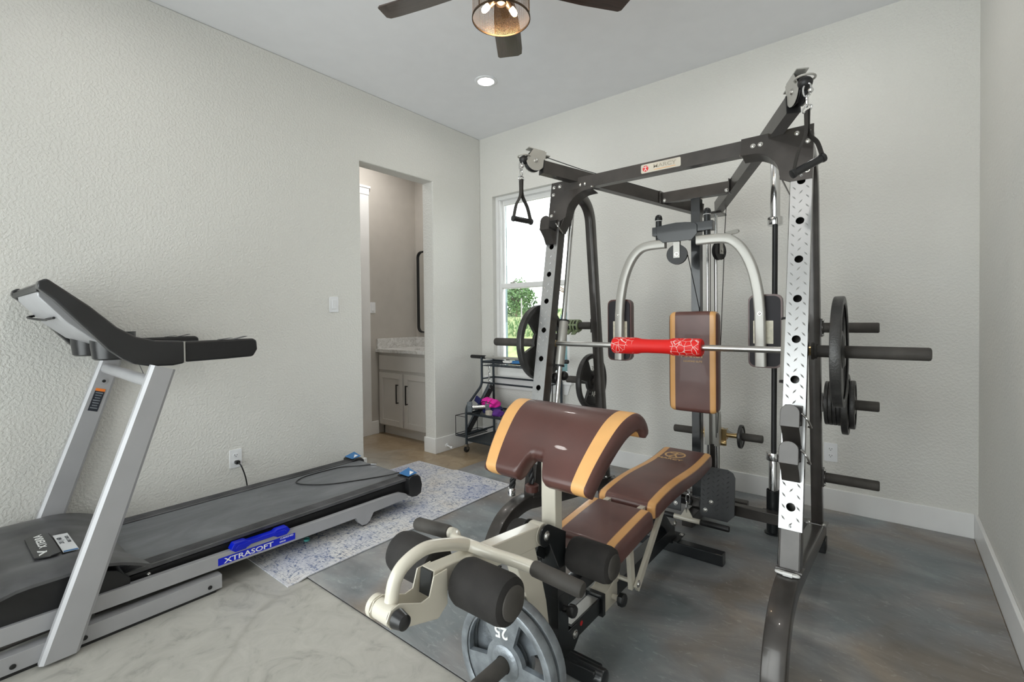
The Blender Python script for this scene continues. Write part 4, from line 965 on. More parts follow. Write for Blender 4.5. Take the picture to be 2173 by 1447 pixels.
mb = MB(); mb.box(X0-.034, X0+.032, -2.250, -2.198, .28, .492); mb.box(X0-.028, X0+.028, -2.246, -2.194, .280, .295)
for s in (-1, 1):
    e = circ(-2.322, .527, .036, 16); e = [p for p in e if p[0] < -2.30 or p[1] > .527]
    poly = [(-2.322+.036*math.cos(t), .527+.036*math.sin(t)) for t in [math.radians(60+24*k) for k in range(11)]]+[(-2.245, .385), (-2.215, .385), (-2.205, .50)]
    mb.prism(poly, (X0-.001+s*.037-.0025, 0, 0), (0, 1, 0), (0, 0, 1), (.005, 0, 0)); screw(mb, (X0-.001+s*.0395, -2.322, .527), (s, 0, 0), .012, 1)
mb.beam((X0-.036, -2.30, .455), (X0-.036, -2.25, .42), .04, .03, (1, 0, 0))
part('post_sleeve', mb, ['bench_black', 'bolt_zinc'], be, .002)
mb = MB(); mb.obox((2.347, -2.2265, .655), EX*.029, (0, .022, 0), (0, 0, .175)); part('preacher_post', mb, 'cream_paint', be, .004)
mb = MB(); mb.cyl((X0+.031, -2.215, .235), (X0+.055, -2.21, .235), .011, 12, 0); mb.lathe((X0+.05, -2.21, .235), (1, 0, 0), [(.014, 0), (.021, .004), (.022, .02), (.018, .026)], 10); part('post_knob', mb, 'plastic_black', be)
# lower adjustment rail with its scale; bright steel stands in for the window's reflection
mb = MB(); mb.box(X0-.028, X0+.028, -2.16, -1.13, .080, .140)
for s in (-1, 1): mb.prism([(-2.19, .05), (-2.15, .055), (-2.115, .085), (-2.11, .115), (-2.13, .138), (-2.19, .138)], (X0+s*.031-.002, 0, 0), (0, 1, 0), (0, 0, 1), (.004, 0, 0)); screw(mb, (X0+s*.033, -2.142, .107), (s, 0, 0), .012, 1)
rl = part('adjustment_rail', mb, ['bench_black', 'bolt_zinc'], be, .002)
mb = MB(); mb.box(X0-.022, X0+.022, -2.15, -1.95, .1402, .1412)
part('scale_strip', mb, 'steel', rl, 0, 'scale strip with a bright window reflection built in')
mb = MB(); mb.prism(circ(0, 0, .009, 16), (X0+.0282, -2.09, .118), (0, 1, 0), (0, 0, 1), (.0006, 0, 0)); part('red_dot', mb, 'red_paint', rl, 0, 'round red sticker')
cl = MB(); cl.prism([(-.034, .072), (.034, .072), (.034, .148), (-.034, .148)], (X0, -1.93, 0), EX, (0, 0, 1), (0, .12, 0), 0, [[(-.029, .079), (.029, .079), (.029, .142), (-.029, .142)]])
for s in (-1, 1): cl.prism([(-1.90, .146), (-1.80, .146), (-1.785, .172), (-1.80, .19), (-1.825, .19), (-1.85, .16)], (X0+s*.032-.002, 0, 0), (0, 1, 0), (0, 0, 1), (.004, 0, 0))
cl.cyl((X0-.09, -1.80, .165), (X0+.09, -1.80, .165), .009, 14)
clo = part('slide_clamp', cl, 'cream_paint', be, .002)
mb = MB(); mb.prism([(-.038, .069), (.038, .069), (.038, .152), (-.038, .152)], (X0, -1.945, 0), EX, (0, 0, 1), (0, .022, 0), 0, [[(-.0285, .0795), (.0285, .0795), (.0285, .1415), (-.0285, .1415)]]); part('clamp_band', mb, 'bench_black', clo)
mb = MB(); mb.cyl((X0+.034, -1.855, .11), (X0+.066, -1.855, .11), .011, 12, 1); mb.lathe((X0+.058, -1.855, .11), (1, 0, 0), [(.012, 0), (.026, .008), (.027, .026), (.022, .032)], 8); part('clamp_knob', mb, ['plastic_black', 'cream_paint'], clo, .001)
for s in (-1, 1):
    mb = MB(); mb.beam((X0+s*.093, -1.80, .14), (X0+s*.093, -1.83, .385), .018, .034, EX); mb.beam((X0+s*.112, -1.80, .14), (X0+s*.112, -1.50, .395), .016, .032, EX); screw(mb, (X0+s*.12, -1.80, .165), (s, 0, 0), .011, 1)
    part('support_strut', mb, ['cream_paint', 'bolt_zinc'], be, .002)
sl = math.atan2(.03, .33); uy = V((0, math.cos(sl), math.sin(sl))); uz = V((0, -math.sin(sl), math.cos(sl)))
mb = MB(); cushion(mb, V((X0, -1.865, .358)), EX, uy, uz, .30, .345, .062, .03, .024); part('seat', mb, 'vinyl_pad', be, 0, 'brown seat pad with tan side stripes')
mb = MB(); mb.obox(V((X0, -1.865, .352)), EX*.10, uy*.14, uz*.006); mb.box(X0-.025, X0+.025, -2.0, -1.72, .28, .345); part('seat_plate', mb, 'bench_black', be)
wv = lambda v: .012*math.sin(v*2*PI*.95+.25)+.010*v
mb = MB(); cushion(mb, V((X0-.004, -1.245, .388)), EX, (0, 1, .03), (0, 0, 1), .285, .83, .062, .035, .024, wv, .007)
bk = part('backrest', mb, 'vinyl_pad', be, 0, 'brown backrest pad with tan side stripes')
lg = MB(); lc = V((X0-.004, -1.03, .4835)); ux_, uy_ = EX, V((0, 1, .02)); lg.prism(circ(0, 0, .055, 32), lc, ux_, uy_, (0, 0, .0012), 0, [circ(0, 0, .045, 32)]); figure(lg, lc, ux_, uy_, (0, 0, .0012), .046, 0)
lg.text('MARCY', lc-V((0, .083, .0005)), ux_, uy_, .030, .0012, 0, True, 1.3); part('gold_emblem', lg, 'logo_gold', bk)
mb = MB(); mb.box(X0-.05, X0-.02, -1.62, -.92, .365, .385); mb.box(X0+.02, X0+.05, -1.62, -.92, .365, .385)
for z in (0, ): screw(mb, (X0+.05, -.93, .375), (1, 0, 0), .009, 1)
for dx in (-.08, .08): mb.box(X0+dx-.012, X0+dx+.012, -1.70, -1.62, .405, .425, 2)
part('backrest_rails', mb, ['bench_black', 'bolt_zinc', 'cream_paint'], be, .002)
# preacher pad: a thick slab that rolls over at its top, with a notch for the post
def preacher():
    mb = MB(); W = .53; t = .062; yaw = math.radians(-1.5); ca, sa = math.cos(yaw), math.sin(yaw)
    prof = smooth([(-.185, -.165), (-.12, -.095), (-.06, -.035), (-.015, 0), (.03, .012), (.07, -.006), (.092, -.045)], 6)if False else None
    pts = [V((0, a, b)) for a, b in ((-.215, -.192), (-.175, -.135), (-.125, -.080), (-.07, -.032), (-.025, -.008), (.02, .0), (.058, -.018), (.076, -.05))]
    cv = smooth(pts, 6); S = [0]
    for i in range(1, len(cv)): S.append(S[-1]+(cv[i]-cv[i-1]).length)
    def at(s):
        s = max(0, min(S[-1], s))
        for i in range(1, len(S)):
            if S[i] >= s:
                k = (s-S[i-1])/max(1e-9, S[i]-S[i-1]); p = cv[i-1].lerp(cv[i], k); tg = (cv[i]-cv[i-1]).normalized(); break
        return p, V((0, -tg.z, tg.y))
    xs = sorted(dense(W/2, .024, 44)+[k*W/2*q for k in (-1, 1) for q in (.72, .935)]); ns = 30
    def s0(x): # notch depth along the lower edge
        a = abs(x+.012); d = 0
        if a < .075: d = .078*(.5+.5*math.cos(PI*max(0, (a-.022))/.053)) if a > .022 else .078
        return d
    top, bot = [], []
    rows = [0, .004, .010, .018, .028]
    for x in xs:
        a = s0(x); L = S[-1]-a; sv = [a+r for r in rows]+[a+.028+(L-.056)*k/ns for k in range(1, ns)]+[S[-1]-r for r in rows[::-1]]
        for q in sv:
            p, n = at(q); e = min(q-a, S[-1]-q, W/2-abs(x)); R = .026; k = max(0, R-e); dz = R-math.sqrt(max(0, R*R-k*k))
            for lst, h in ((top, t/2-dz), (bot, -t/2+dz*.5)):
                y = p+n*h; xx = x*(.80+.20*min(1, q/(.8*S[-1]))); lst.append(V((X0+xx*ca-y.y*sa, -2.115+xx*sa+y.y*ca, .885+y.z)))
    nu, nv = len(xs), len(sv); N = nu*nv; F = []
    for i in range(nu-1):
        for j in range(nv-1):
            k = i*nv+j; F += [(k, k+nv, k+nv+1, k+1), (N+k, N+k+1, N+k+nv+1, N+k+nv)]
        F += [(i*nv, N+i*nv, N+(i+1)*nv, (i+1)*nv), (i*nv+nv-1, (i+1)*nv+nv-1, N+(i+1)*nv+nv-1, N+i*nv+nv-1)]
    for j in range(nv-1): F += [(j, j+1, N+j+1, N+j), ((nu-1)*nv+j, N+(nu-1)*nv+j, N+(nu-1)*nv+j+1, (nu-1)*nv+j+1)]
    mb.add(top+bot, F)
    cnt = 0
    for i in range(nu-1):
        k = .72*W/2 < abs((xs[i]+xs[i+1])/2) < .935*W/2
        for j in range(2*(nv-1)+2): mb.mi[cnt] = 1 if k else 0; cnt += 1
    return mb
part('preacher_pad', preacher(), ['vinyl_brown', 'vinyl_tan'], be, 0, 'large sloping arm pad with a notch and tan side stripes')
mb = MB(); mb.obox((2.347, -2.20, .805), EX*.06, V((0, .06, .045)), V((0, -.004, .005))); part('pad_bracket', mb, 'bench_black', be, .001)
# foam rollers
def roller(y, z, x0, x1, r=.059):
    mb = MB(); mb.lathe((x0, y, z), (1 if x1 > x0 else -1, 0, 0), [(.02, .002), (r-.016, .0), (r-.005, .004), (r, .018), (r, abs(x1-x0)-.024), (r-.005, abs(x1-x0)-.007), (r-.016, abs(x1-x0)), (.036, abs(x1-x0)+.001)], 32)
    o = part('foam_roller', mb, 'foam_black', be)
    mb = MB(); s = 1 if x1 > x0 else -1; mb.lathe((x1, y, z), (s, 0, 0), [(.040, 0), (.040, .004), (.034, .008), (.001, .010)], 28); part('end_cap', mb, 'grip_rubber', o)
for s in (-1, 1): roller(-2.185 if s > 0 else -2.19, .422, X0+s*.05, X0+s*.207); roller(-2.715, .560, X0+s*.045, X0+s*.212, .060)
mb = MB(); mb.cyl((X0-.2, -2.187, .422), (X0+.2, -2.187, .422), .011, 12); mb.cyl((X0-.2, -2.715, .56), (X0+.2, -2.715, .56), .011, 12); part('roller_axle', mb, 'frame_black', be)
# leg developer
lv = MB(); lv.beam((X0-.001, -2.335, .527), (X0-.001, -2.795, .574), .046, .066, EX); lv.cyl((X0-.026, -2.322, .527), (X0+.024, -2.322, .527), .036, 20)
lv.prism([(-2.36, .50), (-2.47, .51), (-2.44, .43), (-2.385, .30), (-2.345, .15), (-2.275, .15), (-2.30, .30), (-2.335, .42)], (X0-.023, 0, 0), (0, 1, 0), (0, 0, 1), (.044, 0, 0))
leg = part('leg_lever', lv, 'cream_paint', be, .004)
mb = MB(); mb.obox((X0-.001, -2.797, .5745), EX*.0205, V((0, .003, 0)), V((0, .003, .03))); part('lever_end_cap', mb, 'bench_black', leg)
ch_ = MB(); side = [(-2.755, .60), (-2.755, .512), (-2.785, .490), (-2.895, .522), (-2.93, .535), (-2.942, .556), (-2.93, .578), (-2.905, .582), (-2.84, .553), (-2.815, .556), (-2.80, .60)]
for s in (-1, 1): ch_.prism(side, (X0-.001+s*.031-.002, 0, 0), (0, 1, 0), (0, 0, 1), (.004, 0, 0))
ch_.obox((X0-.001, -2.84, .505), EX*.031, V((0, .055, -.016)), V((0, .0006, .002)))
part('hinge_channel', ch_, 'cream_paint', leg, .001)
mb = MB(); mb.cyl((X0-.028, -2.916, .556), (X0+.027, -2.916, .556), .0235, 24); mb.cyl((X0-.048, -2.916, .556), (X0-.034, -2.916, .556), .027, 24); part('hinge_tube', mb, 'cream_paint', leg)
mb = MB(); mb.lathe((X0+.034, -2.916, .556), (1, 0, 0), [(.019, 0), (.022, .004), (.017, .03), (.012, .034)], 20); part('hinge_cap', mb, 'plastic_black', leg)
cb_ = MB(); cb_.tube(smooth([(X0, -2.905, .575), (X0, -2.893, .62), (X0, -2.862, .648), (X0, -2.80, .660), (X0, -2.72, .640), (X0, -2.652, .612)], 8), .0165, 16)
cb_.tube(smooth([(X0+.20, -2.585, .578), (X0+.13, -2.592, .582), (X0+.06, -2.625, .598), (X0, -2.645, .610), (X0-.055, -2.64, .606), (X0-.085, -2.612, .600), (X0-.115, -2.59, .590), (X0-.15, -2.588, .585)], 8), .0165, 16)
cbo = part('curl_bar', cb_, 'cream_paint', leg)
for a, b in ((( X0+.175, -2.586, .579), (X0+.325, -2.578, .566)), ((X0-.13, -2.589, .588), (X0-.29, -2.585, .572))):
    mb = MB(); mb.cyl(a, b, .0205, 20, 0, .009); part('curl_grip', mb, 'grip_rubber', cbo)
mb = MB(); mb.cyl((X0-.001, -2.345, .19), (X0-.001, -2.625, .19), .0245, 28, 0, .005); mb.lathe((X0-.001, -2.347, .19), (0, -1, 0), [(.04, 0), (.04, .006), (.03, .01)], 24); part('weight_peg', mb, 'grip_rubber', leg)
GL = 'weight plates on the bench leg lever'
weight(.178, .034, (X0-.001, -2.468, .19), (0, -1, 0), (.12, 0, -1), 'grey weight plate marked 25 on the bench peg, nearest the viewer', GL, 'iron_grey', 3, (('25', -.092, .048, 1),))
weight(.178, .034, (X0-.001, -2.424, .19), (0, -1, 0), (-.5, 0, 1), 'grey weight plate on the bench peg, behind the one marked 25', GL, 'iron_grey', 3)

# ------------------------------------------------------------------ treadmill
tm = thing('treadmill', 'silver and black treadmill along the left wall with a tilted console', 'treadmill', (.46, -2.5, 0))
TL, TR = .055, .865                       # outer faces of the base rails
for s, x in ((-1, TL), (1, TR)):
    a, b = (x-.05, x) if s > 0 else (x, x+.05)
    mb = MB(); mb.box(a, b, -3.75, -2.735, .012, .074)
    for y in (-2.785, -3.21, -3.40): mb.lathe((x, y, .034), (s, 0, 0), [(.009, 0), (.009, .003), (.004, .004)], 14, 1)
    rl = part('base_rail', mb, ['silver_paint', 'slot_black'], tm, .004)
    mb = MB(); mb.box(a+.004, b-.004, -3.7, -2.76, 0, .012); part('rail_foot', mb, 'rubber_black', rl)
    # slanted upright with a wrap-around cover
    mb = MB(); f0, f1 = V((x+s*.02, -3.285, .012)), V((x+s*.02, -2.95, 1.046)); d = (f1-f0).normalized()
    k = [(-.023, -.052), (.023, -.052), (.023, .052), (-.023, .052)]
    sd = EX; n = sd.cross(d)
    p0 = [f0+sd*u+n*v for u, v in rrect(.046, .104, .011, 1)]; p0 = [p+d*((.012-p.z)/d.z) for p in p0]
    p1 = [f1+sd*u+n*v for u, v in rrect(.044, .088, .011, 1)]; q = len(p0)
    mb.add(p0+p1, [(i, (i+1) % q, q+(i+1) % q, q+i) for i in range(q)]+[tuple(range(q)), tuple(range(q, 2*q))])
    up = part('upright', mb, 'silver_paint', tm)
    if s < 0:
        st = MB(); c = f0+d*.86; st.obox(c+EX*.0235, EX*.0006, d*.052, n*.02); part('warning_label', st, 'sticker_black', up, 0, 'small black warning label')
        st = MB(); st.obox(c+EX*.0236+d*.058, EX*.0006, d*.007, n*.02); 
        part('warning_header', st, 'sticker_orange', up, 0, 'orange warning strip')
        st = MB()
        for j in range(7): st.obox(c+EX*.0242+d*(.042-.013*j), EX*.0003, d*.0025, n*(.015-.002*(j % 3)))
        part('label_print', st, 'iron_grey', up)
        for j in (.965, 1.035): st = MB(); st.cyl(f0+d*j+EX*.022, f0+d*j+EX*.0255, .015, 16); st.cyl(f0+d*j+EX*.0255, f0+d*j+EX*.027, .008, 12, 1); part('bolt', st, ['silver_paint', 'slot_black'], up)
mb = MB(); mb.sweep([(TL-.005, -2.975, .995), (TR+.01, -2.985, .985)], rrect(.05, .045, .02, 4), (0, .3, 1)); part('cross_tube', mb, 'silver_paint', tm)
# deck: belt, landing strips, black side, silver lift arms, rear caps
DX0, DX1, DYF, DYR, DZ = .10, .80, -3.10, -1.60, .196
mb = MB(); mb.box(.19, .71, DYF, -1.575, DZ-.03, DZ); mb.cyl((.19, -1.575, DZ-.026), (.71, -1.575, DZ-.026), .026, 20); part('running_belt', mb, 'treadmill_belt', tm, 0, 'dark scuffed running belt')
for a, b in ((DX0, .185), (.715, DX1)):
    mb = MB(); mb.box(a, b, DYF, DYR-.02, DZ-.012, DZ+.004)
    for j in range(6): mb.box(a+.012+j*.011, a+.015+j*.011, DYF, DYR-.02, DZ+.004, DZ+.006)
    part('landing_strip', mb, 'plastic_dusty', tm, .002)
mb = MB(); mb.box(DX0+.01, DX1-.012, DYF-.2, DYR-.02, .095, DZ-.02)
mb.prism([(-3.06, .13), (-2.95, .13), (-2.95, .175), (-3.06, .175)], (DX1-.012, 0, 0), (0, 1, 0), (0, 0, 1), (.004, 0, 0)); screw(mb, (DX1-.008, -2.99, .16), (1, 0, 0), .006, 1)
part('deck_frame', mb, ['rubber_black', 'bolt_zinc'], tm, .002)
for s, x in ((-1, .098), (1, .840)):
    a, b = (x-.03, x) if s > 0 else (x, x+.03); a -= .0
    sidep = [(-3.6, .108), (-3.6, .172), (-2.24, .147), (-1.80, .143), (-1.70, .138), (-1.655, .118), (-1.635, .088), (-1.80, .082), (-1.90, .080), (-1.925, .04), (-1.95, .024), (-1.98, .028), (-2.005, .055), (-2.02, .083), (-2.18, .084)]
    mb = MB(); mb.prism(sidep, (a, 0, 0), (0, 1, 0), (0, 0, 1), (b-a, 0, 0)); la = part('lift_arm', mb, 'silver_paint', tm, .002)
    mb = MB(); mb.cyl((a-.005, -1.96, .047), (b-.006, -1.96, .047), .030, 20); part('transport_wheel', mb, 'rubber_black', la)
    if s > 0:
        st = MB(); z = .115; d = V((0, .9993, -.020)); y0, y1 = -2.742, -2.38; st.obox(V((x+.0006, (y0+y1)/2, .118)), EX*.0006, d*(y1-y0)/2, V((0, .02, 1))*.0165); so = part('blue_strip', st, 'blue_plastic', la, 0, 'blue sticker strip with white lettering')
        st = MB(); st.text('XTRASOFT', V((x+.0013, -2.605, .1175)), d, V((0, .02, 1)), .032, .0006, 0, True, 1.42); part('lettering', st, 'letter_white', so)
        st = MB(); st.text('CUSHIONED', V((x+.0013, -2.424, .1255)), d, V((0, .02, 1)), .0105, .0006, 0, True, 1.15); st.text('DECK', V((x+.0013, -2.4445, .110)), d, V((0, .02, 1)), .0105, .0006, 0, True, 1.15); part('small_lettering', st, 'letter_white', so)
        st = MB(); oy = -2.55; zc = .163
        pts = [(-.140, -.004), (-.122, -.020), (-.075, -.020), (-.060, -.006), (.060, -.006), (.075, -.018), (.122, -.018), (.140, .0), (.125, .021), (.075, .021), (.060, .012), (-.060, .012), (-.075, .021), (-.125, .021)]
        st.prism(pts, V((x-.028, oy, zc)), (0, 1, -.02), (0, 0, 1), (.04, 0, 0)); st.prism([(p[0]*.86, p[1]*.55) for p in pts], V((x+.012, oy, zc)), (0, 1, -.02), (0, 0, 1), (.004, 0, 0)); part('deck_cushion', st, 'blue_plastic', tm, .003, 'bright blue cushion block')
for s, a, b in ((-1, .07, .192), (1, .708, .832)):
    mb = MB(); mb.prism([(-1.625, .205), (-1.625, .10), (-1.60, .078), (-1.56, .072), (-1.525, .085), (-1.515, .14), (-1.53, .195), (-1.55, .212), (-1.60, .214)], (a, 0, 0), (0, 1, 0), (0, 0, 1), (b-a, 0, 0)); co_ = part('rear_cap', mb, 'plastic_black', tm, .005)
    st = MB(); c = V(((a+b)/2, -1.578, .2155)); st.add([c+V((-.05, -.042, .0)), c+V((.05, -.042, .0)), c+V((.052, .030, .006)), c+V((-.046, .036, .02)), c+V((-.05, -.042, .0012)), c+V((.05, -.042, .0012)), c+V((.052, .030, .0072)), c+V((-.046, .036, .0212))], [(3, 2, 1, 0), (4, 5, 6, 7), (0, 1, 5, 4), (1, 2, 6, 5), (2, 3, 7, 6), (3, 0, 4, 7)])
    so = part('caution_sticker', st, 'sticker_blue', co_, 0, 'curling blue sticker')
    st = MB(); st.obox(c+V((0, -.01, .006)), EX*.036, V((0, .024, .006)), V((0, 0, .0006))); part('sticker_print', st, 'letter_white', so)
# motor hood
hd = MB(); nx_, ny_ = 20, 16; P = []
def hood(u, v): # u across, v from the belt to the front
    x = .045+.80*u; y = -3.03-.52*v; e = abs(2*u-1)
    z = .225+.085*math.sin(min(1, v*2.6)*PI/2)*(1-.06*e**2)-.10*max(0, v-.72)**1.3*2.4
    z -= .014*max(0, (e-.82)/.18)**2-.012*max(0, 1-v*4)*e
    if e < .55 and v < .75: z -= .010*(1 if e < .5 else (.55-e)/.05)
    y += .035*max(0, (e-.75)/.25)
    return V((x, y, z))
for j in range(ny_+1):
    for i in range(nx_+1): P.append(hood(i/nx_, j/ny_))
q = len(P); P += [p-V((0, 0, .012)) for p in P]; F = []
for j in range(ny_):
    for i in range(nx_):
        a = j*(nx_+1)+i; F += [(a, a+1, a+nx_+2, a+nx_+1), (q+a, q+a+nx_+1, q+a+nx_+2, q+a+1)]
for i in range(nx_): F += [(i, q+i, q+i+1, i+1), (ny_*(nx_+1)+i, ny_*(nx_+1)+i+1, q+ny_*(nx_+1)+i+1, q+ny_*(nx_+1)+i)]
for j in range(ny_): F += [(j*(nx_+1), (j+1)*(nx_+1), q+(j+1)*(nx_+1), q+j*(nx_+1)), (j*(nx_+1)+nx_, q+j*(nx_+1)+nx_, q+(j+1)*(nx_+1)+nx_, (j+1)*(nx_+1)+nx_)]
hd.add(P, F); ho = part('motor_hood', hd, 'plastic_dusty', tm, 0, 'dusty black motor cover')
mb = MB(); mb.prism([(-3.52, .12), (-3.06, .12), (-3.06, .185), (-3.10, .232), (-3.2, .272), (-3.40, .275), (-3.46, .25), (-3.52, .20)], (.06, 0, 0), (0, 1, 0), (0, 0, 1), (.765, 0, 0)); part('motor_housing', mb, 'rubber_black', tm, .003)
def on_hood(x, y, h=.002): return hood((x-.045)/.80, (-3.03-y)/.52)+V((0, 0, h))
cs = MB(); A = [on_hood(x, y, .004) for x, y in ((.36, -3.243), (.66, -3.243), (.675, -3.275), (.63, -3.318), (.37, -3.318), (.33, -3.28))]; cs.add(A+[p+V((0, 0, .006)) for p in A], [tuple(range(6)), tuple(range(6, 12))]+[(i, (i+1) % 6, 6+(i+1) % 6, 6+i) for i in range(6)]); bo_ = part('brand_plate', cs, 'plastic_black', ho, .002)
n = (A[1]-A[0]).normalized(); tz = sum((p.z for p in A), 0)/6+.0065; fy = (A[1]-A[4]); uyv = V((0, .075, A[0].z-A[4].z)).normalized()
tx = MB(); tx.text('XTERRA', V((.455, -3.280, (A[0].z+A[4].z)/2+.0078)), (-1, 0, 0), -uyv, .036, .001, 0, True, 1.35); tx.text('X', V((.598, -3.280, (A[0].z+A[4].z)/2+.0078)), (-1, 0, 0), -uyv, .062, .001, 0, True, 1.35)
part('brand_lettering', tx, 'letter_white', bo_)
cs = MB(); A = [on_hood(x, y, .004) for x, y in ((.40, -3.188), (.655, -3.188), (.655, -3.236), (.40, -3.236))]; cs.add(A+[p+V((0, 0, .001)) for p in A], [(0, 1, 2, 3), (4, 5, 6, 7)]+[(i, (i+1) % 4, 4+(i+1) % 4, 4+i) for i in range(4)]); bs_ = part('size_sticker', cs, 'plate_white', ho, 0, 'white belt size sticker')
uyv = V((0, .048, A[0].z-A[3].z)).normalized(); zc = (A[0].z+A[2].z)/2+.0018
tx = MB(); tx.text('20 | 60', V((.495, -3.2215, zc)), (-1, 0, 0), -uyv, .021, .0006, 0, True, 1.5); tx.text('BELT SIZE', V((.495, -3.200, zc)), (-1, 0, 0), -uyv, .014, .0006, 0, True, 1.5); part('size_lettering', tx, 'sticker_black', bs_)
cs = MB(); B4 = [on_hood(x, y, .0055) for x, y in ((.60, -3.190), (.655, -3.190), (.655, -3.234), (.60, -3.234))]; cs.add(B4+[p+V((0, 0, .0006)) for p in B4], [(0, 1, 2, 3), (4, 5, 6, 7)]+[(i, (i+1) % 4, 4+(i+1) % 4, 4+i) for i in range(4)]); part('sticker_band', cs, 'sticker_blue', bs_)
# console: two side fairings, panel, back shell, cup wells, handles
fair = [(-2.862, 1.150), (-2.862, 1.054), (-2.905, 1.047), (-2.985, 1.050), (-3.035, 1.063), (-3.075, 1.088), (-3.115, 1.124), (-3.197, 1.227), (-3.270, 1.319), (-3.317, 1.366), (-3.310, 1.388), (-3.290, 1.400), (-3.17, 1.297), (-3.09, 1.215), (-3.03, 1.175), (-2.967, 1.157)]
for s, x in ((-1, .06), (1, .83)):
    a = x-.03 if s > 0 else x-.03
    mb = MB(); mb.prism(fair, (a, 0, 0), (0, 1, 0), (0, 0, 1), (.062, 0, 0)); fo = part('console_arm', mb, 'plastic_black', tm, .009)
    mb = MB(); mb.prism([(-2.575, .014), (-2.555, .048), (-2.558, .092), (-2.575, .100), (-2.86, .098), (-2.86, .008), (-2.70, .010)], (a+.006, 0, 1.05), (0, 1, 0), (0, 0, 1), (.05, 0, 0)); part('hand_grip', mb, 'rubber_black', fo, .010)
    mb = MB(); mb.box(a-.0005, a+.0625, -2.866, -2.8605, 1.056, 1.149); part('grip_seam', mb, 'arm_grey', fo)
    mb = MB(); mb.obox((a+.028, -2.69, 1.153), EX*.02, (0, .025, .003), (0, 0, .0008)); mb.obox((a+.028, -2.63, 1.155), EX*.022, (0, .03, .007), (0, 0, .0008)); part('pulse_tag', mb, 'sticker_black', fo)
pn = MB(); n0, n1 = V((.06, -3.055, 1.178)), V((.06, -3.292, 1.392)); d = (n1-n0).normalized(); nr = V((0, d.z, -d.y)); 
pn.add([n0, n0+EX*.77, n1+EX*.77, n1, n0-nr*.012, n0+EX*.77-nr*.012, n1+EX*.77-nr*.012, n1-nr*.012], [(0, 1, 2, 3), (7, 6, 5, 4), (0, 4, 5, 1), (1, 5, 6, 2), (2, 6, 7, 3), (3, 7, 4, 0)])
po_ = part('console_panel', pn, 'plastic_black', tm, .003)
mb = MB(); c = (n0+n1)/2+EX*.385+nr*.001; mb.obox(c+d*.03, EX*.22, d*.09, nr*.0015); part('display', mb, 'car_glass', po_)
sh_ = MB(); Bk = [(-3.085, 1.135), (-3.15, 1.165), (-3.225, 1.235), (-3.302, 1.335), (-3.305, 1.362), (-3.285, 1.385), (-3.17, 1.27)]
sh_.prism(Bk, (.19, 0, 0), (0, 1, 0), (0, 0, 1), (.56, 0, 0)); part('console_shell', sh_, 'silver_paint', tm, .006)
mb = MB(); mb.box(.08, .80, -3.312, -3.29, 1.352, 1.375); part('shell_lip', mb, 'rubber_black', tm, .003)
for x in (.25, .66):
    mb = MB(); mb.lathe((x, -3.065, 1.195), (0, 0, -1), [(.078, 0), (.076, .06), (.070, .112), (.062, .118)], 28); part('cup_well', mb, 'plastic_black', tm)
mb = MB(); mb.tube(smooth([(.15, -3.25, 1.268), (.20, -3.275, 1.262), (.30, -3.272, 1.255), (.45, -3.25, 1.248), (.6, -3.262, 1.25), (.68, -3.25, 1.255)], 6), .005, 8); part('console_hooks', mb, 'rubber_black', tm); mb = MB(); mb.tube(smooth([(.70, -2.99, 1.06), (.73, -2.975, 1.0), (.765, -2.965, .955), (.79, -2.955, .99), (.80, -2.95, 1.05)], 6), .0016, 6); part('console_wire', mb, 'rubber_black', tm)
mb = MB(); mb.prism([(0, 0), (.10, .0), (.13, .05), (.09, .085), (.0, .06)], (.10, -2.99, 1.165), (0, -1, .15), (0, .15, 1), (.03, 0, 0)); part('accessory_tray', mb, 'plastic_black', tm, .004)
# gas strut visible between the rails
mb = MB(); mb.cyl((.80, -3.45, .085), (.80, -3.12, .10), .013, 14); mb.lathe((.79, -3.48, .07), (1, 0, 0), [(.024, 0), (.024, .03), (.01, .032)], 18); mb.box(.785, .80, -3.17, -3.06, .075, .125); part('lift_strut', mb, 'frame_black', tm, .001)
cc = thing('charging_cable', 'thin black cable lying in a loop on the treadmill belt', 'cable', (.48, -1.8, .198))
cpts = [(.725, -1.62, .2235), (.66, -1.66, .2035), (.58, -1.83, .2005), (.50, -1.98, .2005), (.40, -2.07, .2005), (.30, -2.10, .2005), (.235, -2.02, .2005), (.225, -1.9, .2005), (.235, -1.78, .2005), (.26, -1.72, .2005), (.32, -1.65, .2005), (.36, -1.585, .201)]
mb = MB(); mb.tube(smooth(cpts, 8), .0035, 8); part('cord', mb, 'rubber_black', cc)
mb = MB(); mb.obox((.375, -1.572, .204), (.016, .012, 0), (-.005, .007, 0), (0, 0, .004)); part('connector', mb, 'chrome', cc, .001)

# ------------------------------------------------------------------ storage cart by the window
ca_ = thing('storage_cart', 'dark metal rolling storage cart with wire shelves under the window', 'cart', (.58, -.25, 0))
CX0, CX1 = .20, .99
for x in (CX0, CX1):
    mb = MB(); mb.tube(fillet([(x, -.445, .075), (x, -.445, .42), (x, -.225, .60), (x, -.225, .865)], .05, 6), .0115, 12); mb.cyl((x, -.055, .075), (x, -.055, .865), .0115, 12)
    for z, y in ((.115, -.445), (.17, -.445), (.36, -.445), (.66, -.225), (.825, -.225)): mb.cyl((x, y, z), (x, -.055, z), .0085, 10)
    part('side_frame', mb, 'cart_steel', ca_)
    for y in (-.445, -.055):
        mb = MB(); mb.cyl((x-.010, y, .032), (x+.010, y, .032), .030, 20, 0, .004); mb.box(x-.015, x+.015, y-.016, y+.016, .055, .078, 1); mb.box(x+.011, x+.014, y-.012, y+.012, .03, .06, 1); part('caster', mb, ['rubber_black', 'chrome'], ca_)
mb = MB()
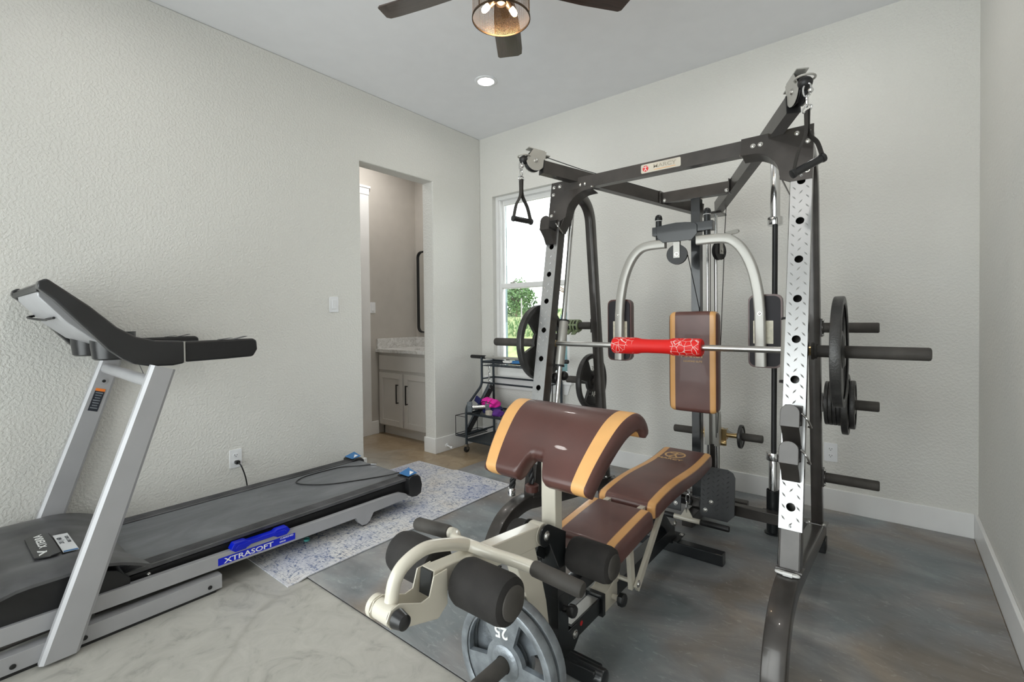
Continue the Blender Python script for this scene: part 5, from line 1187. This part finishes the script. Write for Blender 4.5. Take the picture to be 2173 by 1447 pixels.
for z, y in ((.625, -.225), (.66, -.055), (.825, -.225), (.825, -.055), (.36, -.445), (.36, -.055), (.115, -.445), (.115, -.055)): mb.cyl((CX0, y, z), (CX1, y, z), .0085, 10)
part('cross_rail', mb, 'cart_steel', ca_)
def wire(name, x0, x1, y0, y1, z, step=.022, rim=0, parent=None, r=.0016):
    mb = MB(); x = x0
    while x <= x1: mb.cyl((x, y0, z), (x, y1, z), r, 5); x += step
    y = y0
    while y <= y1: mb.cyl((x0, y, z), (x1, y, z), r, 5); y += step
    if rim:
        P = [(x0, y0), (x1, y0), (x1, y1), (x0, y1)]
        for a, b in zip(P, P[1:]+P[:1]): mb.cyl((*a, z), (*b, z), r*2, 6); mb.cyl((*a, z+rim), (*b, z+rim), r*2, 6)
        k = 0
        while k < x1-x0:
            for y in (y0, y1): mb.cyl((x0+k, y, z), (x0+k, y, z+rim), r, 5)
            k += step
    return part(name, mb, 'cart_steel', parent or ca_)
wire('wire_shelf', CX0+.005, CX1-.005, -.22, -.06, .785, .02, .03)
wire('wire_shelf', CX0+.005, CX1-.005, -.44, -.06, .358, .02)
mb = MB(); mb.box(CX0+.012, CX1-.012, -.435, -.065, .112, .120); part('bottom_shelf', mb, 'cart_steel', ca_, .002)
bk_ = wire('side_basket', .055, CX0-.014, -.44, -.14, .135, .018, .018)
mb = MB()
for y in (-.44, -.14): mb.tube([(CX0-.012, y, .325), (.055, y, .325), (.055, y, .135)], .0035, 6)
mb.cyl((.055, -.44, .325), (.055, -.14, .325), .0035, 6); part('basket_frame', mb, 'slot_black', bk_)
lb_ = thing('lat_bar', 'long grey bar with dark grips lying across the top of the cart', 'cable bar', (.6, -.205, .845))
mb = MB(); mb.cyl((.22, -.205, .866), (.99, -.205, .866), .0135, 14); part('shaft', mb, 'arm_grey', lb_)
for a, b in ((.045, .235), (.98, 1.16)):
    mb = MB(); mb.cyl((a, -.205, .866), (b, -.205, .866), .0175, 16, 0, .005); part('grip', mb, 'rubber_black', lb_)
def dumbbell(c, ax, r, L, label, m1, m2, group=None):
    c, ax = V(c), V(ax).normalized(); o = thing('dumbbell', label, 'dumbbell', tuple(c-V((0, 0, r))), group)
    mb = MB(); mb.cyl(c-ax*L*.3, c+ax*L*.3, r*.36, 14); part('handle', mb, m2, o)
    for s in (-1, 1):
        mb = MB(); mb.lathe(c+ax*s*L*.28, ax*s, [(r*.8, 0), (r, r*.15), (r, L*.2), (r*.82, L*.24)], 6); part('head', mb, m1, o, .003, None, 20)
dumbbell((.305, -.385, .421), (.62, .6, 0), .056, .21, 'grey hex dumbbell on the lower cart shelf in front of the pink weight', 'hex_grey', 'chrome', 'dumbbells on the cart')
dumbbell((.49, -.12, .825), (1, .1, 0), .026, .13, 'small black dumbbell on the top shelf of the cart behind the long bar', 'rubber_black', 'rubber_black', 'dumbbells on the cart')
for i, (a, b) in enumerate((((.135, -.36, .15), (.245, -.135, .60)), ((.170, -.385, .155), (.300, -.165, .585)))):
    a, b = V(a), V(b); d = (b-a).normalized(); sd = d.cross(V((0, 0, 1))).normalized(); n = sd.cross(d)
    mb = MB(); P = [(-.022, 0), (.022, 0), (.022, .03), (.016, .03), (.016, .006), (-.016, .006), (-.016, .03), (-.022, .03)]
    mb.sweep([a, b], P, sd); single('channel_rail', mb, ['hex_grey', 'rubber_black'][i], ['grey channel rail leaning inside the cart, nearer the wall', 'black channel rail leaning inside the cart, beside the grey one'][i], 'rail', .001, 'channel rails in the cart')
def lump(c, s, seed, n=16):
    r = random.Random(seed); mb = MB(); ph = [(r.uniform(1.5, 4), r.uniform(0, 6), V((r.uniform(-1, 1), r.uniform(-1, 1), r.uniform(-1, 1)))) for _ in range(5)]
    mb.lathe((0, 0, 0), (0, 0, 1), [(math.sin(PI*k/12), -math.cos(PI*k/12)) for k in range(13)], 22, 0, False)
    for i, p in enumerate(mb.v):
        f = 1+sum(.09*math.sin(k*2*p.dot(w)+q) for k, q, w in ph); z = p.z if p.z > -.55 else -.55
        mb.v[i] = V(c)+V((p.x*f*s[0], p.y*f*s[1], (z+.55)*s[2]))
    return mb
mb = lump((.36, -.27, .363), (.10, .075, .05), 3); single('folded_cloth', mb, 'navy_cloth', 'crumpled navy cloth under the pink weight on the cart', 'cloth')
aw = thing('ankle_weight', 'bright pink soft ankle weight lying on the lower cart shelf', 'ankle weight', (.37, -.26, .43))
for k in range(3):
    mb = lump((.305+.055*k, -.275-.008*k, .430-.004*k), (.038, .065, .045), 11+k); part('pouch', mb, 'pink_foam', aw)
mb = MB(); mb.tube(smooth([(.28, -.34, .44), (.32, -.346, .47), (.38, -.35, .468), (.44, -.348, .455)], 5), .003, 6); part('piping', mb, 'slot_black', aw)
mb = lump((.42, -.375, .363), (.042, .035, .028), 21); single('knit_glove', mb, 'beige_cloth', 'small beige knit bundle on the lower cart shelf', 'glove')
mb = lump((.52, -.37, .363), (.05, .05, .04), 25); single('hand_wrap', mb, 'purple_cloth', 'rolled purple hand wrap on the lower cart shelf', 'hand wrap')
mb = MB(); mb.obox((.262, -.35, .478), V((.032, .0, -.016)), V((0, .008, .002)), V((.012, 0, .024))); single('phone', mb, 'navy_cloth', 'dark blue flat slab tilted against the grey dumbbell', 'phone', .003)
ch2 = thing('hanging_chain', 'steel chain with a snap hook hanging inside the cart frame', 'chain', (.265, -.20, .78)); mb = MB()
for k in range(11):
    c = V((.262+.0008*k, -.19, .775-.032*k)); e = V((1, 0, 0)) if k % 2 else V((0, 1, 0)); mb.tube([c+e*.008*math.cos(t)+V((0, 0, .021))*math.sin(t) for t in [2*PI*j/12 for j in range(12)]], .0026, 6, 0, False, True)
part('chain_links', mb, 'chrome', ch2)
mb = MB(); c = V((.272, -.19, .40)); mb.tube([c+V((.013*math.cos(t), 0, .042*math.sin(t))) for t in [2*PI*j/18 for j in range(18)]], .0042, 7, 0, False, True); part('snap_hook', mb, 'steel', ch2)
cat_ = thing('cable_attachment', 'pale metal cable attachment with a blue strap on the cart top', 'cable attachment', (.56, -.235, .82))
mb = MB(); mb.prism([(-.06, 0), (-.04, -.018), (.03, -.018), (.06, -.004), (.06, .008), (.03, .018), (-.04, .016)], (.53, -.235, .836), EX, (0, .8, .5), (0, -.003, .005), 0, [circ(-.035, 0, .007, 10), circ(.02, 0, .007, 10)]); part('plate', mb, 'letter_white', cat_)
mb = MB(); mb.ribbon([(.585, -.24, .838), (.70, -.238, .842), (.80, -.236, .832)], .03, .003, (0, .6, .8)); part('strap', mb, 'sticker_blue', cat_)
ce = MB(); ce.ball((1.742, -1.285, .885), .030, 14, 0, (1, .8, 1.1)); ce.ball((1.765, -1.23, .895), .028, 14); ce.cyl((1.735, -1.30, .86), (1.735, -1.32, .62), .003, 6); ce.tube([(1.738, -1.315, .76), (1.75, -1.32, .735), (1.76, -1.32, .745)], .0028, 6); part('low_cable_end', ce, 'rubber_black', sm)
# the dark round thing at the right edge, standing against the right wall
mb = MB(); mb.lathe((3.545, -2.03, .585), (1, 0, 0), [(.02, 0), (.085, .002), (.118, .014), (.122, .03), (.122, .055), (.115, .066), (.02, .07)], 44)
rd = single('round_cushion', mb, 'plastic_black', 'black round disc mounted low on the right wall at the edge of view', 'disc')
mb = MB(); mb.cyl((3.60, -2.03, .585), (3.635, -2.03, .585), .02, 16); part('wall_mount', mb, 'frame_black', rd)

# ------------------------------------------------------------------ outdoors, beyond the window
def gz(y): 
    P = [(0, -.3), (6.6, -.3), (9, .85), (11, 1.22), (14, 1.5), (24, 1.9), (60, 2.6)]
    for (a, b), (c, d) in zip(P, P[1:]):
        if y <= c: return b+(d-b)*max(0, y-a)/(c-a)
    return 2.6
mb = MB(); nx, ny = 46, 60; P = []; r = random.Random(5)
for j in range(ny+1):
    y = .3+.3*j if j < 50 else 15.3+(j-50)*4
    for i in range(nx+1):
        x = -60+70*i/nx; P.append((x, y, gz(y)+(r.uniform(-.06, .06) if y > 6.5 else 0)))
mb.add(P, [(j*(nx+1)+i, j*(nx+1)+i+1, (j+1)*(nx+1)+i+1, (j+1)*(nx+1)+i) for j in range(ny) for i in range(nx)])
struct('ground_outdoors', mb, 'outdoor_soil')
mb = MB(); r = random.Random(9)
for k in range(5200):
    y = 8.6+9*r.random()**1.5; x = 3.26-(y+3.58)*(.36+.65*r.random()); z = gz(y)-.02; h = r.uniform(.06, .22); a = r.uniform(0, PI); w = .02
    mb.add([(x-w*math.cos(a), y-w*math.sin(a), z), (x+w*math.cos(a), y+w*math.sin(a), z), (x+r.uniform(-.06, .06), y, z+h)], [(0, 1, 2)])
g = single('wild_grass', mb, 'tree_leaves', 'sparse wild grass growing on the slope outside the window', 'grass', kind='stuff')
struct('wall_outdoors', MB().box(-1.2, .0, .25, .42, -.3, 3.3), 'painted_block')
def tree(x, y, z0, h, rad, n, leaf, label, seed, tall=1.0, sparse=False):
    r = random.Random(seed); o = thing('tree', label, 'tree', (x, y, z0)); mb = MB()
    mb.tube([(x, y, z0-.2), (x+.03, y, z0+h*.3), (x, y+.02, z0+h*.7)], [rad*.10, rad*.07, rad*.03], 8)
    tips = []
    for k in range(16):
        a = r.uniform(0, 2*PI); e = r.uniform(.1, 1); t = V((x+rad*.8*math.cos(a), y+rad*.8*math.sin(a), z0+h*(.35+.6*e))); tips.append(t); b = V((x, y, z0+h*(.2+.45*e)))
        mb.tube([b, b.lerp(t, .5)+V((0, 0, .05*h)), t], [rad*.03, rad*.02, rad*.008], 5)
    part('trunk', mb, 'bark', o)
    lf = MB()
    for k in range(n):
        if sparse: t = r.choice(tips); p = t+V((r.gauss(0, .16), r.gauss(0, .16), r.gauss(0, .12)))*rad
        else:
            a, c, q = r.uniform(0, 2*PI), r.uniform(-1, 1), r.random()**.4; s = math.sqrt(1-c*c)
            f = 1+.18*math.sin(3*a+seed)+.12*math.sin(5*c+2*a); p = V((x+rad*q*f*s*math.cos(a), y+rad*q*f*s*math.sin(a), z0+h*.54+h*.50*q*c*f*tall))
        u = V((r.gauss(0, 1), r.gauss(0, 1), r.gauss(0, 1))).normalized(); v = u.orthogonal().normalized(); sz = leaf*r.uniform(.6, 1.3)
        lf.add([p-u*sz, p+v*sz*.5, p+u*sz, p-v*sz*.5], [(0, 1, 2, 3)])
    part('foliage', lf, 'tree_leaves', o)
tree(-8.95, 12.0, 1.33, 1.42, .80, 3600, .055, 'bushy green tree on the slope outside the window', 4)
tree(-8.6, 15.5, 1.55, 1.75, 1.3, 420, .05, 'sparse pale tree with thin leaves behind the bushy tree', 8, 1, True)
tree(-8.3, 22.0, 1.78, .95, .45, 900, .06, 'small distant round tree above the parked car', 12)
for x, y, lab in ((-6.55, 9.2, 'thin grey fence post in front of the bushy tree'), (-5.15, 11.5, 'thin grey fence post beside the distant tree')):
    mb = MB(); z = gz(y); mb.cyl((x, y, z-.1), (x, y, z+1.0), .022, 8); mb.lathe((x, y, z+1.0), (0, 0, 1), [(.028, 0), (.02, .02)], 8); single('fence_post', mb, 'post_grey', lab, 'fence post', group='fence posts')
car = thing('parked_car', 'dark teal car parked outside, seen through the window behind the rod', 'car', (.7, 5.0, -.3))
cx, cy0, cy1 = -1.95, 4.05, 5.85; zg = -.3
mb = MB(); body = [(0, .35), (.0, 1.0), (.10, 1.08), (4.6, 1.05), (4.75, .85), (4.8, .40), (4.3, .32), (4.25, .55), (4.0, .70), (3.7, .70), (3.5, .55), (3.45, .32), (1.45, .32), (1.4, .55), (1.2, .70), (.9, .70), (.68, .55), (.6, .32)]
mb.prism(body, (cx, cy0, zg), EX, (0, 0, 1), (0, cy1-cy0, 0)); cabin = [(.05, 1.05), (.22, 1.60), (.40, 1.70), (2.6, 1.70), (3.35, 1.05)]
mb.prism(cabin, (cx, cy0+.10, zg), EX, (0, 0, 1), (0, cy1-cy0-.2, 0)); part('body', mb, 'pickup_paint', car, .04)
for pts in ([(.20, 1.10), (.34, 1.56), (1.0, 1.60), (1.0, 1.10)], [(1.08, 1.10), (1.08, 1.60), (1.95, 1.60), (1.95, 1.10)], [(2.03, 1.10), (2.03, 1.60), (2.5, 1.60), (3.1, 1.10)]):
    mb = MB(); mb.prism(pts, (cx, cy0+.092, zg), EX, (0, 0, 1), (0, .006, 0)); part('side_window', mb, 'car_glass', car)
for x in (1.05, 3.87):
    for y in (cy0+.02, cy1-.20): 
        mb = MB(); mb.lathe((cx+x, y, zg+.33), (0, 1, 0), [(.2, .0), (.31, .0), (.33, .03), (.33, .17), (.31, .19), (.2, .19)], 28); mb.lathe((cx+x, y+.01, zg+.33), (0, 1, 0), [(.001, 0), (.20, 0), (.2, .16)], 20, 1); part('wheel', mb, ['rubber_black', 'arm_grey'], car)
mb = MB(); mb.prism(rrect(.14, .20, .03), (cx-.002, cy0+.16, zg+.9), (0, 1, 0), (0, 0, 1), (-.02, 0, 0)); part('tail_light', mb, 'red_paint', car)
sb_ = thing('shrub', 'dark green shrub growing low outside the window beside the car', 'shrub', (-.40, 2.2, -.3)); mb = MB(); r = random.Random(31); lf = MB()
SX, SY = .02, 2.2
for k in range(14):
    a = r.uniform(0, 2*PI); t = V((SX+.28*math.cos(a), SY+.28*math.sin(a), r.uniform(.3, .95))); mb.tube([(SX, SY, -.35), V((SX, SY, .1)).lerp(t, .5), t], .008, 5)
    for j in range(60):
        p = V((SX, SY, .0)).lerp(t, r.uniform(.1, 1.05))+V((r.gauss(0, .05), r.gauss(0, .05), r.gauss(0, .05))); u = V((r.gauss(0, 1), r.gauss(0, 1), r.gauss(0, 1))).normalized(); v = u.orthogonal().normalized(); sz = r.uniform(.02, .045); lf.add([p-u*sz, p+v*sz*.4, p+u*sz, p-v*sz*.4], [(0, 1, 2, 3)])
part('stems', mb, 'bark', sb_); part('foliage', lf, 'tree_leaves', sb_)

# ------------------------------------------------------------------ light, sky, camera
w = bpy.data.worlds.new('sky'); bpy.context.scene.world = w; w.use_nodes = True
bg = w.node_tree.nodes['Background']; bg.inputs[0].default_value = (.96, .98, 1, 1); bg.inputs[1].default_value = 5.0
def portal(x0, x1, z0, z1, y, rx):
    l = bpy.data.lights.new('window_portal', 'AREA'); l.shape = 'RECTANGLE'; l.size = x1-x0; l.size_y = z1-z0; l.cycles.is_portal = True
    o = bpy.data.objects.new('window_portal', l); C.objects.link(o); o.location = ((x0+x1)/2, y, (z0+z1)/2); o.rotation_euler = (rx, 0, 0)
portal(WX0, WX1, WZ0, WZ1, .17, -PI/2); portal(FX0, FX1, FZ0, FZ1, YF-.16, PI/2)
l = bpy.data.lights.new('added_door_portal', 'AREA'); l.shape = 'RECTANGLE'; l.size = LZ1; l.size_y = LY1-LY0; l.cycles.is_portal = True
o = bpy.data.objects.new('added_door_portal', l); C.objects.link(o); o.location = (-.15, (LY0+LY1)/2, LZ1/2); o.rotation_euler = (0, -PI/2, 0)
l = bpy.data.lights.new('fan_lamp', 'POINT'); l.energy = 5; l.color = (1, .80, .58); l.shadow_soft_size = .05
o = bpy.data.objects.new('fan_lamp', l); C.objects.link(o); o.location = (FC.x, FC.y, ZB+.06)

cam = bpy.data.cameras.new('camera'); co = bpy.data.objects.new('camera', cam); C.objects.link(co); bpy.context.scene.camera = co
YAW, PIT, ROL = .6752, -.0148, -.0105
fw = V((-math.sin(YAW)*math.cos(PIT), math.cos(YAW)*math.cos(PIT), math.sin(PIT))); rt = V((math.cos(YAW), math.sin(YAW), 0)); up = rt.cross(fw)
r2 = rt*math.cos(ROL)+up*math.sin(ROL); u2 = up*math.cos(ROL)-rt*math.sin(ROL)
mw = Matrix((r2, u2, -fw)).transposed().to_4x4(); mw.translation = V((3.2630, -3.5800, 1.2341)); co.matrix_world = mw
cam.sensor_fit = 'HORIZONTAL'; cam.sensor_width = 36; cam.lens = 16.6496; cam.shift_x = 0; cam.shift_y = -33.118/2173; cam.clip_start = .02; cam.clip_end = 300
sc = bpy.context.scene
sc.view_settings.view_transform = 'Standard'; sc.view_settings.look = 'None'; sc.view_settings.gamma = 1; sc.view_settings.use_curve_mapping = False
sc.view_settings.exposure = 0.28
sc.cycles.max_bounces = 16; sc.cycles.diffuse_bounces = 12; sc.cycles.glossy_bounces = 6; sc.cycles.transparent_max_bounces = 12
